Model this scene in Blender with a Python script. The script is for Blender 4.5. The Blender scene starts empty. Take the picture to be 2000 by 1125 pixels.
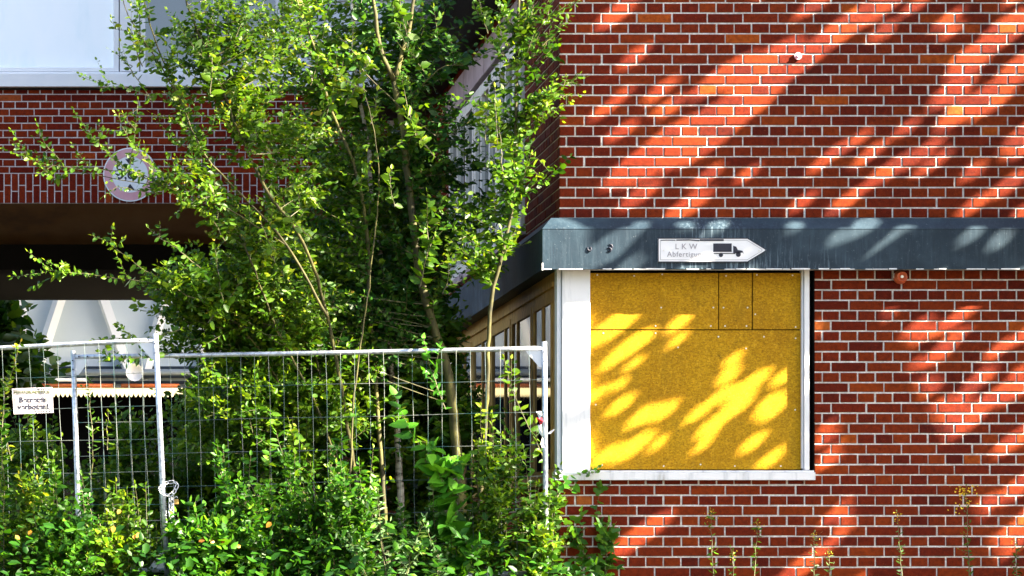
import bpy, math, random
import numpy as np
from mathutils import Vector, Matrix
random.seed(7); RNG = np.random.default_rng(11)
S = bpy.context.scene; COL = S.collection
R = math.radians
# ------------------------------------------------------------------ camera, sky, sun, exposure
DC = 24.0; FP = 5880.0; CX = -3.694; CZ = 0.12          # camera stands 24 m in front of the brick wall (plane y=0)
cd = bpy.data.cameras.new('camera'); cam = bpy.data.objects.new('camera', cd); COL.objects.link(cam)
cam.location = (CX, -DC, CZ); cam.rotation_euler = (R(90), 0, 0)
cd.sensor_width = 36; cd.lens = 36*FP/2000; cd.shift_x = (1000-188)/2000; cd.shift_y = (1105-562.5)/2000
cd.clip_end = 2000; S.camera = cam
SUN = Vector((2.33, -1.0, 1.70)).normalized()
w = bpy.data.worlds.new('World'); S.world = w; w.use_nodes = True
nt = w.node_tree; bg = nt.nodes['Background']; sk = nt.nodes.new('ShaderNodeTexSky'); sk.sky_type = 'NISHITA'
sk.sun_disc = False; sk.sun_elevation = math.asin(SUN.z); sk.sun_rotation = math.atan2(SUN.x, SUN.y)
sk.air_density = 0.85; sk.dust_density = 1.8; sk.ozone_density = 0.6
nt.links.new(sk.outputs[0], bg.inputs[0]); bg.inputs[1].default_value = 0.05
sl = bpy.data.lights.new('sun', 'SUN'); sl.energy = 5.0; sl.angle = R(0.53); sl.color = (1, .88, .70)
so = bpy.data.objects.new('sun', sl); COL.objects.link(so); so.rotation_euler = SUN.to_track_quat('Z', 'Y').to_euler()
so.location = (20, -20, 30)
S.view_settings.view_transform = 'Standard'; S.view_settings.look = 'None'
S.view_settings.exposure = 3.48; S.view_settings.gamma = 1; S.view_settings.use_curve_mapping = False
try:
    S.cycles.max_bounces = 6; S.cycles.transparent_max_bounces = 4
except Exception: pass

def P(px, py, y=0.0):                                    # measured photo position at a known depth -> metres
    d = DC+y
    return Vector((CX+(px-188)*d/FP, y, CZ+(1105-py)*d/FP))
def W(px): return CX+(px-188)/245.0
def H(py): return CZ+(1105-py)/245.0
# ------------------------------------------------------------------ helpers
def tag(o, label=None, cat=None, group=None, kind=None):
    if label: o['label'] = label
    if cat: o['category'] = cat
    if group: o['group'] = group
    if kind: o['kind'] = kind
    return o
def empty(name, loc=(0, 0, 0), label=None, cat=None, group=None):
    o = bpy.data.objects.new(name, None); COL.objects.link(o); o.location = loc; o.empty_display_size = .1
    return tag(o, label, cat, group)
class MB:
    def __init__(s): s.v = []; s.f = []; s.m = []; s.a = []
    def add(s, vs, fs, mi=0, rnd=None):
        n = len(s.v); s.v += [tuple(v) for v in vs]; s.f += [tuple(i+n for i in f) for f in fs]
        s.m += [mi]*len(fs); s.a += [random.random() if rnd is None else rnd]*len(vs)
    def box(s, x0, x1, y0, y1, z0, z1, mi=0, rnd=None):
        s.add([(x0,y0,z0),(x1,y0,z0),(x1,y1,z0),(x0,y1,z0),(x0,y0,z1),(x1,y0,z1),(x1,y1,z1),(x0,y1,z1)],
              [(0,3,2,1),(4,5,6,7),(0,1,5,4),(1,2,6,5),(2,3,7,6),(3,0,4,7)], mi, rnd)
    def tube(s, pts, rad, n=8, mi=0, caps=True, rnd=None, closed=False):
        pts = [Vector(p) for p in pts]; k = len(pts); rad = rad if isinstance(rad, (list, tuple)) else [rad]*k
        vs = []; fs = []; up = Vector((.31, .77, .55))
        for i, p in enumerate(pts):
            if closed: t = pts[(i+1) % k]-pts[i-1]
            else: t = pts[min(i+1, k-1)]-pts[max(i-1, 0)]
            if t.length < 1e-9: t = Vector((0, 0, 1))
            t.normalize(); a = t.cross(up)
            if a.length < 1e-3: a = t.cross(Vector((1, 0, 0)))
            a.normalize(); b = t.cross(a); up = -b if False else up
            for j in range(n):
                th = 2*math.pi*j/n; vs.append(p+(a*math.cos(th)+b*math.sin(th))*rad[i])
        for i in range(k if closed else k-1):
            for j in range(n):
                i2 = (i+1) % k
                fs.append((i*n+j, i*n+(j+1) % n, i2*n+(j+1) % n, i2*n+j))
        if caps and not closed: fs += [tuple(range(n))[::-1], tuple((k-1)*n+j for j in range(n))]
        s.add(vs, fs, mi, rnd)
    def prism(s, poly, d, mi=0, rnd=None):               # poly: list of Vector (planar), d: extrude vector
        n = len(poly); d = Vector(d); vs = list(poly)+[Vector(p)+d for p in poly]
        fs = [tuple(range(n)), tuple(range(2*n-1, n-1, -1))]+[((i+1) % n, i, n+i, n+(i+1) % n) for i in range(n)]
        s.add(vs, fs, mi, rnd)
    def build(s, name, mats, parent=None, smooth=False, bevel=0, attr=False):
        me = bpy.data.meshes.new(name); me.from_pydata(s.v, [], s.f); me.update()
        for m in (mats if isinstance(mats, (list, tuple)) else [mats]): me.materials.append(m)
        me.polygons.foreach_set('material_index', s.m)
        if smooth: me.polygons.foreach_set('use_smooth', [True]*len(s.f))
        if attr:
            at = me.attributes.new('rnd', 'FLOAT', 'POINT'); at.data.foreach_set('value', s.a)
        o = bpy.data.objects.new(name, me); COL.objects.link(o)
        if parent:
            o.parent = parent; o.location = -Vector(parent_world(parent))
        if bevel:
            b = o.modifiers.new('bevel', 'BEVEL'); b.width = bevel; b.segments = 2; b.limit_method = 'ANGLE'
        return o
def parent_world(p):
    v = Vector(p.location)
    while p.parent: p = p.parent; v = v+Vector(p.location)
    return v
# ------------------------------------------------------------------ materials
def mat(name, col=(.5,.5,.5), rough=.6, metal=0, spec=.5):
    m = bpy.data.materials.new(name); m.use_nodes = True; b = m.node_tree.nodes['Principled BSDF']
    b.inputs['Base Color'].default_value = (*col, 1); b.inputs['Roughness'].default_value = rough
    b.inputs['Metallic'].default_value = metal; b.inputs['Specular IOR Level'].default_value = spec
    return m
def N(m, t, **k):
    n = m.node_tree.nodes.new(t)
    for a, v in k.items(): setattr(n, a, v)
    return n
def L(m, a, b): m.node_tree.links.new(a, b)
def ramp(m, fac, stops):
    r = N(m, 'ShaderNodeValToRGB'); e = r.color_ramp.elements
    while len(e) < len(stops): e.new(.5)
    for i, (p, c) in enumerate(stops):
        e[i].position = p; e[i].color = (*c, 1) if len(c) == 3 else c
    L(m, fac, r.inputs[0]); return r.outputs[0]
def noise(m, scale, detail=4, rough=.55, vec=None, sc3=None):
    t = N(m, 'ShaderNodeTexCoord'); n = N(m, 'ShaderNodeTexNoise'); n.inputs['Scale'].default_value = scale
    n.inputs['Detail'].default_value = detail; n.inputs['Roughness'].default_value = rough
    src = t.outputs['Object']
    if sc3:
        mp = N(m, 'ShaderNodeMapping'); mp.inputs['Scale'].default_value = sc3; L(m, src, mp.inputs[0]); src = mp.outputs[0]
    L(m, src, n.inputs['Vector']); return n.outputs['Fac']
def mix(m, fac, a, b, mode='MIX'):
    x = N(m, 'ShaderNodeMix', data_type='RGBA', blend_type=mode)
    for s, v in ((0, fac), (6, a), (7, b)):
        if isinstance(v, (int, float)): x.inputs[s].default_value = v
        elif isinstance(v, tuple): x.inputs[s].default_value = (*v, 1)
        else: L(m, v, x.inputs[s])
    return x.outputs[2]
def bump(m, h, strength=.3, dist=.01):
    b = N(m, 'ShaderNodeBump'); b.inputs['Strength'].default_value = strength; b.inputs['Distance'].default_value = dist
    L(m, h, b.inputs['Height']); L(m, b.outputs[0], m.node_tree.nodes['Principled BSDF'].inputs['Normal'])
def base(m, c): L(m, c, m.node_tree.nodes['Principled BSDF'].inputs['Base Color'])
def noisy(name, stops, scale, rough=.6, metal=0, bs=.3, bscale=None, detail=5, sc3=None, spec=.5):
    m = mat(name, rough=rough, metal=metal, spec=spec); n = noise(m, scale, detail, sc3=sc3); base(m, ramp(m, n, stops))
    if bs: bump(m, noise(m, bscale or scale*4, 3), bs, .004)
    return m
def brick_mat(name, tint=(1,1,1)):
    m = mat(name, rough=.75, spec=.12); a = N(m, 'ShaderNodeAttribute', attribute_name='rnd')
    c = ramp(m, a.outputs['Fac'], [(0,(.075,.005,.0015)),(.3,(.16,.014,.0015)),(.6,(.225,.030,.002)),(.85,(.31,.050,.003)),(.96,(.38,.075,.006)),(1,(.42,.12,.02))])
    c = mix(m, 1.0, c, tint, 'MULTIPLY')
    n1 = noise(m, 26, 5, .7); c = mix(m, ramp(m, n1, [(.36,(0,0,0)),(.64,(.75,.75,.75))]), c, mix(m, 1.0, c, (.42,.36,.42), 'MULTIPLY'))
    n2 = noise(m, 140, 2); c = mix(m, ramp(m, n2, [(.62,(0,0,0)),(.74,(.55,.55,.55))]), c, (.34,.085,.03))
    n3 = noise(m, 1.1, 3); c = mix(m, ramp(m, n3, [(.4,(0,0,0)),(.7,(.5,.5,.5))]), c, mix(m, 1.0, c, (.65,.55,.7), 'MULTIPLY'))
    base(m, c); bump(m, noise(m, 90, 5, .7), .55, .005); return m
M = {}
M['brick'] = brick_mat('red_brick'); M['brick2'] = brick_mat('dark_red_brick', (1.1, .85, 1.1))
def mortar_mat(name, a, b):
    m = mat(name, rough=.9, spec=.2); n = noise(m, 9, 6, .7); c = ramp(m, n, [(.3,a),(.62,b)])
    n2 = noise(m, 60, 3); c = mix(m, ramp(m, n2, [(.35,(0,0,0)),(.6,(.45,.45,.45))]), c, (.34,.30,.25)); base(m, c)
    bump(m, noise(m, 120, 4), .7, .006); return m
M['mortar'] = mortar_mat('lime_mortar', (.42,.38,.34), (.86,.84,.80)); M['mortar2'] = mortar_mat('pinkish_mortar', (.52,.42,.40), (.78,.70,.67))
M['mortar_tan'] = mortar_mat('tan_mortar', (.34,.24,.12), (.60,.46,.26))
M['white'] = noisy('weathered_white_paint', [(.25,(.40,.38,.34)),(.38,(.66,.67,.68)),(.5,(.80,.80,.80)),(.8,(.83,.83,.83))], 4.5, .45, bs=.15, sc3=(3,3,.6))
M['upvc'] = noisy('white_window_plastic', [(.3,(.74,.75,.76)),(.6,(.82,.82,.83))], 5, .35, bs=.03)
M['blind'] = noisy('white_blind', [(.3,(.66,.76,.79)),(.5,(.82,.85,.86)),(.7,(.86,.87,.87))], 2.2, .6, bs=.05, sc3=(1,1,.35))
M['siding'] = noisy('white_clapboard', [(.3,(.66,.70,.73)),(.6,(.82,.83,.84))], 6, .5, bs=.1)
M['ledge'] = noisy('grey_white_ledge', [(.3,(.80,.81,.82)),(.6,(.86,.86,.86))], 5, .5, bs=.05)
M['lilac'] = noisy('faded_metal_lintel', [(.3,(.34,.24,.25)),(.6,(.50,.38,.40))], 6, .5, bs=.1)
M['tan'] = noisy('oiled_timber_frame', [(.25,(.22,.10,.012)),(.5,(.50,.27,.05)),(.75,(.62,.40,.12))], 6, .5, bs=.3, sc3=(4,4,.6))
M['beige'] = noisy('cream_window_frame', [(.3,(.78,.70,.60)),(.6,(.88,.83,.76))], 6, .5, bs=.1)
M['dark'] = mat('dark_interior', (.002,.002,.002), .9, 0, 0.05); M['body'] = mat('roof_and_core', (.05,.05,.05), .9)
M['darkboard_shade'] = noisy('dark_board_and_painted_shade', [(.3,(.004,.004,.004)),(.7,(.010,.009,.008))], 4, .8)  # dark boards; its near-black also stands in for shade deep in the gateway
M['glass'] = mat('window_glass', (.012,.016,.02), .03, 0, .8); M['glass'].node_tree.nodes['Principled BSDF'].inputs['IOR'].default_value = 1.7
m = M['glassclear'] = mat('glass_over_blind', (.80,.85,.87), .04, 0, .5)
M['galv'] = noisy('galvanised_tube', [(.3,(.30,.33,.38)),(.5,(.52,.56,.62)),(.7,(.72,.76,.80))], 30, .38, .55, .15)
M['wire'] = noisy('galvanised_wire', [(.38,(.02,.08,.09)),(.54,(.12,.15,.14)),(.68,(.34,.35,.31))], 5, .45, .3, 0)
M['chain'] = mat('bright_zinc_chain', (.5,.52,.54), .3, .3); M['brass'] = mat('brass_padlock', (.55,.33,.10), .35, .8)
M['screw'] = mat('zinc_screw_head', (.75,.72,.62), .35, .6); M['black'] = mat('black_print', (.012,.014,.03), .6)
M['steelplate'] = mat('white_gusset_plate', (.72,.74,.78), .4, .2)
M['red'] = mat('red_plastic', (.55,.02,.04), .5)
M['signwhite'] = noisy('white_sign_enamel', [(.3,(.80,.80,.80)),(.7,(.86,.86,.86))], 8, .4, bs=0)
M['pink'] = noisy('sun_bleached_red_ring', [(.3,(.66,.30,.34)),(.7,(.76,.42,.45))], 7, .5, bs=0)
M['faded'] = mat('faded_lettering', (.36,.34,.36), .6); M['fadedgreen'] = mat('faded_olive_lettering', (.10,.11,.03), .6)
# blue-grey sheet metal with vertical run-off streaks
m = M['sheet'] = mat('blue_grey_sheet_metal', rough=.5, metal=.0, spec=.3)
c = ramp(m, noise(m, 3.0, 5), [(.3,(.006,.017,.030)),(.5,(.011,.027,.043)),(.7,(.024,.047,.068))])
st = noise(m, 6, 6, .75, sc3=(9,9,.55)); gx = noise(m, .55, 1)
stm = N(m, 'ShaderNodeMath', operation='MULTIPLY'); L(m, ramp(m, st, [(.52,(0,0,0)),(.60,(1,1,1))]), stm.inputs[0]); L(m, ramp(m, gx, [(.44,(.05,.05,.05)),(.56,(.6,.6,.6))]), stm.inputs[1])
c = mix(m, stm.outputs[0], c, (.22,.30,.36)); st2 = noise(m, 7, 5, .7, sc3=(11,11,.7))
c = mix(m, ramp(m, st2, [(.57,(0,0,0)),(.68,(.6,.6,.6))]), c, (.010,.018,.030))
sp = noise(m, 60, 4, .8); c = mix(m, ramp(m, sp, [(.64,(0,0,0)),(.72,(.5,.5,.5))]), c, (.30,.34,.36)); base(m, c); bump(m, noise(m, 14, 4), .25, .01)
# ochre chipboard
m = M['board'] = mat('ochre_chipboard', rough=.6, spec=.12)
c = ramp(m, noise(m, 2.2, 4), [(.3,(.41,.20,.004)),(.5,(.49,.262,.005)),(.7,(.54,.305,.008))])
c = mix(m, ramp(m, noise(m, 75, 4, .8), [(.38,(.75,.75,.75)),(.52,(0,0,0))]), c, (.24,.115,.004))
c = mix(m, ramp(m, noise(m, 90, 3, .8), [(.60,(0,0,0)),(.68,(.7,.7,.7))]), c, (.70,.46,.05))
c = mix(m, ramp(m, noise(m, 9, 7, .8), [(.62,(0,0,0)),(.72,(.8,.8,.8))]), c, (.07,.035,.005)); c = mix(m, ramp(m, noise(m, 2.6, 6, .75, sc3=(3,3,.7)), [(.52,(0,0,0)),(.62,(.35,.35,.35))]), c, (.30,.17,.010)); c = mix(m, ramp(m, noise(m, 28, 5, .6, sc3=(1,1,.5)), [(.56,(0,0,0)),(.66,(.4,.4,.4))]), c, (.72,.42,.02)); vo = N(m, 'ShaderNodeTexVoronoi'); vo.inputs['Scale'].default_value = 55; tc = N(m, 'ShaderNodeTexCoord'); mp = N(m, 'ShaderNodeMapping'); mp.inputs['Scale'].default_value = (1,1,2.2); L(m, tc.outputs['Object'], mp.inputs[0]); L(m, mp.outputs[0], vo.inputs['Vector']); c = mix(m, .5, c, mix(m, 1., c, ramp(m, vo.outputs['Color'], [(.2,(.62,.58,.5)),(.8,(1.25,1.25,1.3))]), 'MULTIPLY')); base(m, c); bump(m, noise(m, 110, 4, .8), .6, .004)
M['soffit'] = noisy('stained_concrete_soffit', [(.3,(.12,.045,.008)),(.5,(.42,.20,.045)),(.7,(.52,.28,.09))], 1.3, .8, bs=.4, sc3=(1,.25,1))
M['soil'] = noisy('dark_soil', [(.3,(.012,.010,.006)),(.7,(.05,.035,.018))], 3, .95, bs=.8, bscale=8)
M['hallwhite'] = noisy('pale_cladding', [(.3,(.60,.69,.72)),(.7,(.72,.78,.80))], .7, .5, bs=0)
M['brace'] = mat('pale_steel_brace', (.84,.86,.86), .4); M['pipegrey'] = mat('blue_grey_pipe', (.25,.30,.36), .4)
M['darkblue'] = mat('dark_blue_trim', (.015,.03,.05), .5); M['orange'] = mat('orange_roll', (.70,.16,.03), .5)
M['awning'] = mat('pale_awning_cloth', (.40,.36,.20), .7)
M['terracotta'] = noisy('terracotta_fitting', [(.3,(.45,.07,.02)),(.7,(.62,.14,.04))], 20, .4, bs=.1)
def leafmat(name, stops, trans=.35, rough=.42):
    m = mat(name, rough=rough, spec=.22); a = N(m, 'ShaderNodeAttribute', attribute_name='rnd')
    c = ramp(m, a.outputs['Fac'], stops)
    c = mix(m, ramp(m, noise(m, 40, 2), [(.4,(0,0,0)),(.7,(.5,.5,.5))]), c, mix(m, 1., c, (1.3,1.2,.8), 'MULTIPLY'))
    base(m, c); b = m.node_tree.nodes['Principled BSDF']; t = N(m, 'ShaderNodeBsdfTranslucent')
    L(m, mix(m, 1., c, (1.7,1.5,.6), 'MULTIPLY'), t.inputs[0]); x = N(m, 'ShaderNodeMixShader'); x.inputs[0].default_value = trans
    o = m.node_tree.nodes['Material Output']; L(m, b.outputs[0], x.inputs[1]); L(m, t.outputs[0], x.inputs[2]); L(m, x.outputs[0], o.inputs[0])
    return m
M['leaf_y'] = leafmat('yellow_green_leaves', [(0,(.012,.045,.004)),(.4,(.040,.105,.005)),(.75,(.095,.19,.008)),(.95,(.22,.28,.015)),(1,(.40,.28,.03))])
M['leaf_g'] = leafmat('mid_green_leaves', [(0,(.010,.042,.004)),(.4,(.034,.100,.006)),(.75,(.090,.185,.008)),(1,(.21,.30,.015))])
M['leaf_d'] = leafmat('deep_green_leaves', [(0,(.006,.028,.004)),(.5,(.020,.075,.008)),(.85,(.050,.130,.012)),(1,(.12,.18,.02))])
M['leaf_b'] = leafmat('fresh_green_leaves', [(0,(.006,.035,.004)),(.5,(.026,.105,.006)),(.85,(.070,.20,.010)),(1,(.17,.30,.02))])
M['leaf_p'] = leafmat('grey_green_leaves', [(0,(.03,.08,.03)),(.5,(.07,.16,.05)),(1,(.20,.30,.16))])
M['leaf_big'] = leafmat('large_heart_leaves', [(0,(.02,.08,.012)),(.5,(.05,.19,.012)),(1,(.11,.34,.02))], .3)
M['ivy'] = leafmat('ivy_leaves', [(0,(.012,.05,.008)),(.5,(.03,.11,.012)),(1,(.10,.24,.02))], .2)
M['dry'] = leafmat('dry_yellow_leaves', [(0,(.22,.08,.01)),(.5,(.34,.16,.01)),(1,(.42,.26,.06))], .3)
M['flower'] = leafmat('yellow_flowers', [(0,(.55,.38,.02)),(1,(.80,.65,.05))], .2)
M['bark'] = noisy('olive_bark', [(.3,(.012,.011,.003)),(.5,(.055,.050,.010)),(.7,(.13,.12,.022))], 14, .8, bs=.5, sc3=(1,1,.5))
M['birch'] = noisy('pale_birch_bark', [(.38,(.05,.03,.02)),(.48,(.48,.40,.33)),(.7,(.72,.64,.56))], 14, .7, bs=.4, sc3=(1,1,2.5))
M['twig'] = noisy('yellow_green_twigs', [(.3,(.035,.03,.008)),(.7,(.13,.125,.035))], 9, .6, bs=0)
# ------------------------------------------------------------------ ground
gb = MB(); xs = [-400,-60,-25,-15,-8,-4,-2,0,2,4,8,15,30,80,400]; ys = [-400,-60,-34,-24,-18,-12,-8,-5,-3,-1.6,0,3,10,22,40,80,600]
def gz(x, y):
    b = 0 if y > -1.6 else -1.55*min(1, (-1.6-y)/14.)
    return b-.0+.02*math.sin(x*1.7+y*.9)-(.03 if y > 3 else 0)
gb.add([(x, y, gz(x, y)) for y in ys for x in xs], [(j*15+i, j*15+i+1, (j+1)*15+i+1, (j+1)*15+i) for j in range(len(ys)-1) for i in range(14)])
tag(gb.build('ground', M['soil'], smooth=True), kind='structure')
# ------------------------------------------------------------------ brick walls in English cross bond
ST = .2812; RH = .0818; J = .0125
def subtract(r, h):
    x0,x1,z0,z1 = r; a0,a1,b0,b1 = h
    if a0 >= x1 or a1 <= x0 or b0 >= z1 or b1 <= z0: return [r]
    o = []
    if a0 > x0: o.append((x0, a0, z0, z1))
    if a1 < x1: o.append((a1, x1, z0, z1))
    c0, c1 = max(x0, a0), min(x1, a1)
    if b0 > z0: o.append((c0, c1, z0, b0))
    if b1 < z1: o.append((c0, c1, b1, z1))
    return o
def brickwall(name, parent, O, U, Nn, u0, u1, v0, v1, holes=(), zj=.682, ph=1.883, mats=None, soldier=None, seed=1, jit=1.0):
    rn = random.Random(seed); O = Vector(O); U = Vector(U); Nn = Vector(Nn); Z = Vector((0,0,1)); b = MB()
    def pt(u, v, n): return O+U*u+Z*v+Nn*n
    flip = U.cross(Z).dot(Nn) < 0
    rects = []
    def brick(a, c, z0, z1):
        rs = [(a, c, z0, z1)]
        for h in holes: rs = [q for r in rs for q in subtract(r, h)]
        for r in rs:
            if r[1]-r[0] > .018 and r[3]-r[2] > .018: rects.append(r)
    lo = v0
    if soldier:
        lo = v0+soldier; k = int((u1-u0)/RH)+1
        for i in range(k):
            a = u0+i*RH+J/2; c = min(a+RH-J, u1); f = .60 if i % 2 else .40
            brick(a, c, v0+.004, v0+soldier*f-J/2); brick(a, c, v0+soldier*f+J/2, v0+soldier-J/2)
    r0 = math.floor((lo-zj)/RH)-1; r = r0
    while zj+r*RH < v1:
        z0 = zj+r*RH+J/2; z1 = z0+RH-J; r += 1
        z0c = max(z0, lo+(.004 if not soldier else J/2)); z1c = min(z1, v1)
        if z1c-z0c < .018: continue
        q = (r-1) % 4; p = ST if q % 2 == 0 else ST/2; off = ph+(ST/2 if q == 2 else 0)+(ST/4 if q % 2 else 0)
        k = math.floor((u0-off)/p)-1
        while off+k*p < u1:
            a = off+k*p+J/2+rn.uniform(-.003,.003)*jit; c = off+(k+1)*p-J/2+rn.uniform(-.003,.003)*jit; k += 1
            a = max(a, u0); c = min(c, u1)
            if c-a < .018: continue
            brick(a, c, z0c+rn.uniform(-.0015,.0015), z1c+rn.uniform(-.0015,.0015))
    bw = .003
    for (a, c, z0, z1) in rects:
        n0 = rn.uniform(-.0015,.002)*jit; tl = [rn.uniform(-.0012,.0012) for _ in range(4)]; e = lambda: rn.uniform(0,.0022)
        cs = [(a,z0),(c,z0),(c,z1),(a,z1)]; sg = [(1,1),(-1,1),(-1,-1),(1,-1)]
        vs = [pt(x, z, -.014) for x, z in cs]+[pt(x, z, n0-bw) for x, z in cs]+[pt(x+sx*(bw+e()), z+sz*(bw+e()), n0+t) for (x, z), (sx, sz), t in zip(cs, sg, tl)]
        fs = [(8,9,10,11)]+[(i, (i+1) % 4, 4+(i+1) % 4, 4+i) for i in range(4)]+[(4+i, 4+(i+1) % 4, 8+(i+1) % 4, 8+i) for i in range(4)]
        if flip: fs = [f[::-1] for f in fs]
        x = rn.betavariate(2.0, 2.2); x = rn.uniform(.9, 1) if rn.random() < .015 else .06+x*.70
        b.add(vs, fs, 0, x)
    ms = [(u0, u1, v0, v1)]
    for h in holes: ms = [q for r in ms for q in subtract(r, h)]
    for (a, c, z0, z1) in ms:
        f = (0,1,2,3); f = f[::-1] if flip else f
        b.add([pt(a,z0,-.0065), pt(c,z0,-.0065), pt(c,z1,-.0065), pt(a,z1,-.0065)], [f], 1, .5)
    return b.build(name, mats or [M['brick'], M['mortar']], parent, attr=True)
# ------------------------------------------------------------------ right building
RB = empty('brick_building', (0, 0, 0), 'red brick building with a blue grey metal band and a boarded corner window', 'building')
TOP = 10.6
wx0, wx1, wz0, wz1 = -.02, W(1590), H(938), H(528)
brickwall('front_wall', RB, (0,0,0), (1,0,0), (0,-1,0), 0, 6.0, -.4, TOP, [(wx0, wx1, wz0, wz1)], mats=[M['brick'], M['mortar']], seed=3)
# return wall (plane x=0) runs 10 m back to the gateway building
YL = 10.08
UW = (1.95, 7.35, 3.02, 5.0)      # upper window strip y0,y1,z0,z1
LW = (.16, 8.6, wz0, wz1)
brickwall('side_wall', RB, (0,0,0), (0,1,0), (-1,0,0), .013, 22.4, -.4, TOP, [UW, (LW[0]-.2, LW[1], LW[2], LW[3])], mats=[M['brick'], M['mortar_tan']], seed=5)
b = MB(); b.box(.6, 5.98, .5, 22.3, -.4, TOP-.05); b.box(0.0, 6.0, .0, 22.4, TOP, TOP+.15); b.box(5.9, 6.0, .02, 22.3, -.4, TOP-.002)
b.build('core_and_roof', M['body'], RB)
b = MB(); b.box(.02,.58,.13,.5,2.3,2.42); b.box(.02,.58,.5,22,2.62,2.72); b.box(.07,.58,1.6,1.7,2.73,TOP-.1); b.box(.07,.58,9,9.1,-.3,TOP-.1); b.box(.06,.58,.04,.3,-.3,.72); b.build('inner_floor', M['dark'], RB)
# sheet metal band with sloped top
def band(nm, par, prof, path_front, path_side):
    b = MB(); vs = []
    for p, z in prof: vs += [(path_front, -p, z), (-p, -p, z), (-p, path_side, z)]
    fs = []
    for i in range(len(prof)-1):
        for j in range(2): fs.append((i*3+j, i*3+j+1, (i+1)*3+j+1, (i+1)*3+j))
    b.add(vs, fs); return b.build(nm, M['sheet'], par)
zb0, zb1, zb2 = H(527)*1, H(447), H(427)
pf = .16; sc = (DC-pf)/DC
zb0 = CZ+(1105-526)*(DC-pf)/FP; zb1 = CZ+(1105-447)*(DC-pf)/FP; zb2 = CZ+(1105-426)*(DC-.07)/FP
bd = band('metal_fascia', RB, [(-.015,zb0+.02),(.13,zb0+.02),(.145,zb0),(pf+.003,zb0),(pf+.003,zb0+.008),(pf,zb0+.010),(pf,zb1-.004),(pf+.003,zb1),(.08,zb2),(-.03,zb2+.012)], 6.0, YL-.6)
b = MB(); b.box(-.165,-.155,-.166,-.154,zb0-.008,zb0+.05); b.build('corner_flashing', M['white'], bd)
# ragged peeling lip along the lower edge, drips
b = MB(); rn = random.Random(4); x = -.15
while x < 5.9:
    l = rn.uniform(.03,.16); h = rn.uniform(.003,.009)
    if rn.random() < .8: b.box(x, x+l, -pf-.0055, -pf-.001, zb0-.002, zb0+h)
    x += l+rn.uniform(0,.02)
b.build('peeling_lip', M['white'], bd)
b = MB()
for (px, py, a) in ((1152,490,.2),(1196,482,1.35),(1194,487,1.7)):
    c = P(px, py, -pf)
    pts = [c+Vector((math.cos(a+t*1.2)*(t)*.035, -.004, math.sin(a+t*1.2)*t*.035)) for t in (-1,-.5,0,.5,1)]
    b = MB(); b.tube(pts, [.003,.007,.009,.006,.002], 6); b.build('dent_mark', M['black'], bd, smooth=True)
# window: corner post, jamb, sill, boards
zt = zb0+.02; yb = .035
WN = MB(); WN.box(W(1588), W(1591), -.002, .10, wz0, wz1); win = WN.build('corner_window', M['dark'], RB)
b = MB(); b.box(W(1097), W(1152), -.02, .12, H(921), zt); b.build('corner_post', M['white'], win, bevel=.004)
b = MB(); b.box(W(1088), W(1096), .004, .13, H(921), zt); b.build('post_cover_strip', M['upvc'], win, bevel=.003)
b = MB(); b.box(W(1570), W(1580), -.018, .08, H(918), zt); b.box(W(1566), W(1569.5), .005, .08, H(915), zt); b.build('jamb', M['upvc'], win, bevel=.003)
b = MB(); b.box(W(1085)-.01, W(1590), -.05, .12, H(938), H(923)); b.box(W(1085), W(1589), -.02, .1, H(922.5), H(919)); b.build('sill', M['white'], win, bevel=.003)
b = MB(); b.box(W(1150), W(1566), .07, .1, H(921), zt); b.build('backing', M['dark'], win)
def board(x0, x1, y0, y1, d=0):
    b = MB(); b.box(W(x0)+.002, W(x1)-.002, yb+d, yb+d+.018, H(y1)+.002, H(y0)-.002); return b.build('board', M['board'], win, bevel=.0015)
screws = {0:[(1168,536),(1240,538),(1295,535),(1293,600),(1395,600),(1390,636),(1282,636)],1:[(1420,538),(1415,600),(1462,600),(1418,636),(1460,636)],2:[(1480,536),(1477,613),(1550,537),(1556,638)],
 3:[(1177,908),(1298,910),(1370,907),(1437,910),(1527,910),(1282,650),(1405,657),(1494,657),(1180,650),(1556,660),(1555,800),(1165,790),(1326,678),(1459,680)]}
for k, q in enumerate([(1153,1405,532,643),(1406,1471,532,643),(1472,1567,532,643),(1153,1567,644,917)]):
    o = board(*q, d=[0,.003,.001,.002][k]); sb = MB()
    for (px, py) in screws[k]:
        c = Vector((W(px), yb+[0,.003,.001,.002][k]-.003, H(py))); n = 8; rr = .0065
        sb = MB(); sb.prism([c+Vector((rr*math.cos(t*2*math.pi/n), 0, rr*math.sin(t*2*math.pi/n))) for t in range(n)], (0,.004,0)); sb.build('screw', M['screw'], o)
# side windows of the return wall, ground floor: timber frames and glass
def side_window(y0, y1, z0, z1, fm, mull, x=.006, fw=.06, tr=None, out=-.01):
    f = MB(); f.box(out, x+.03, y0, y0+fw, z0, z1); f.box(out, x+.03, y1-fw, y1, z0, z1)
    f.box(out, x+.03, y0+fw, y1-fw, z1-fw, z1); f.box(out, x+.03, y0+fw, y1-fw, z0, z0+fw)
    for q in mull: f.box(out+.003, x+.028, q-fw*.4, q+fw*.4, z0+fw, z1-fw)
    o = f.build('side_window', fm, RB); g = MB(); g.box(x, x+.01, y0+fw, y1-fw, z0+fw, z1-fw); g.build('pane', M['glass'], o); return o
z0, z1 = wz0+.04, wz1-.16
for (a, c2, mu) in ((.22,1.45,(.42,.9,)),(1.5,2.75,(2.4,)),(2.8,4.1,(3.2,)),(4.15,5.5,(4.8,)),(5.55,7.0,(6.2,)),(7.05,8.5,(7.8,))):
    side_window(a, c2, z0, z1, M['tan'], mu)
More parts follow.
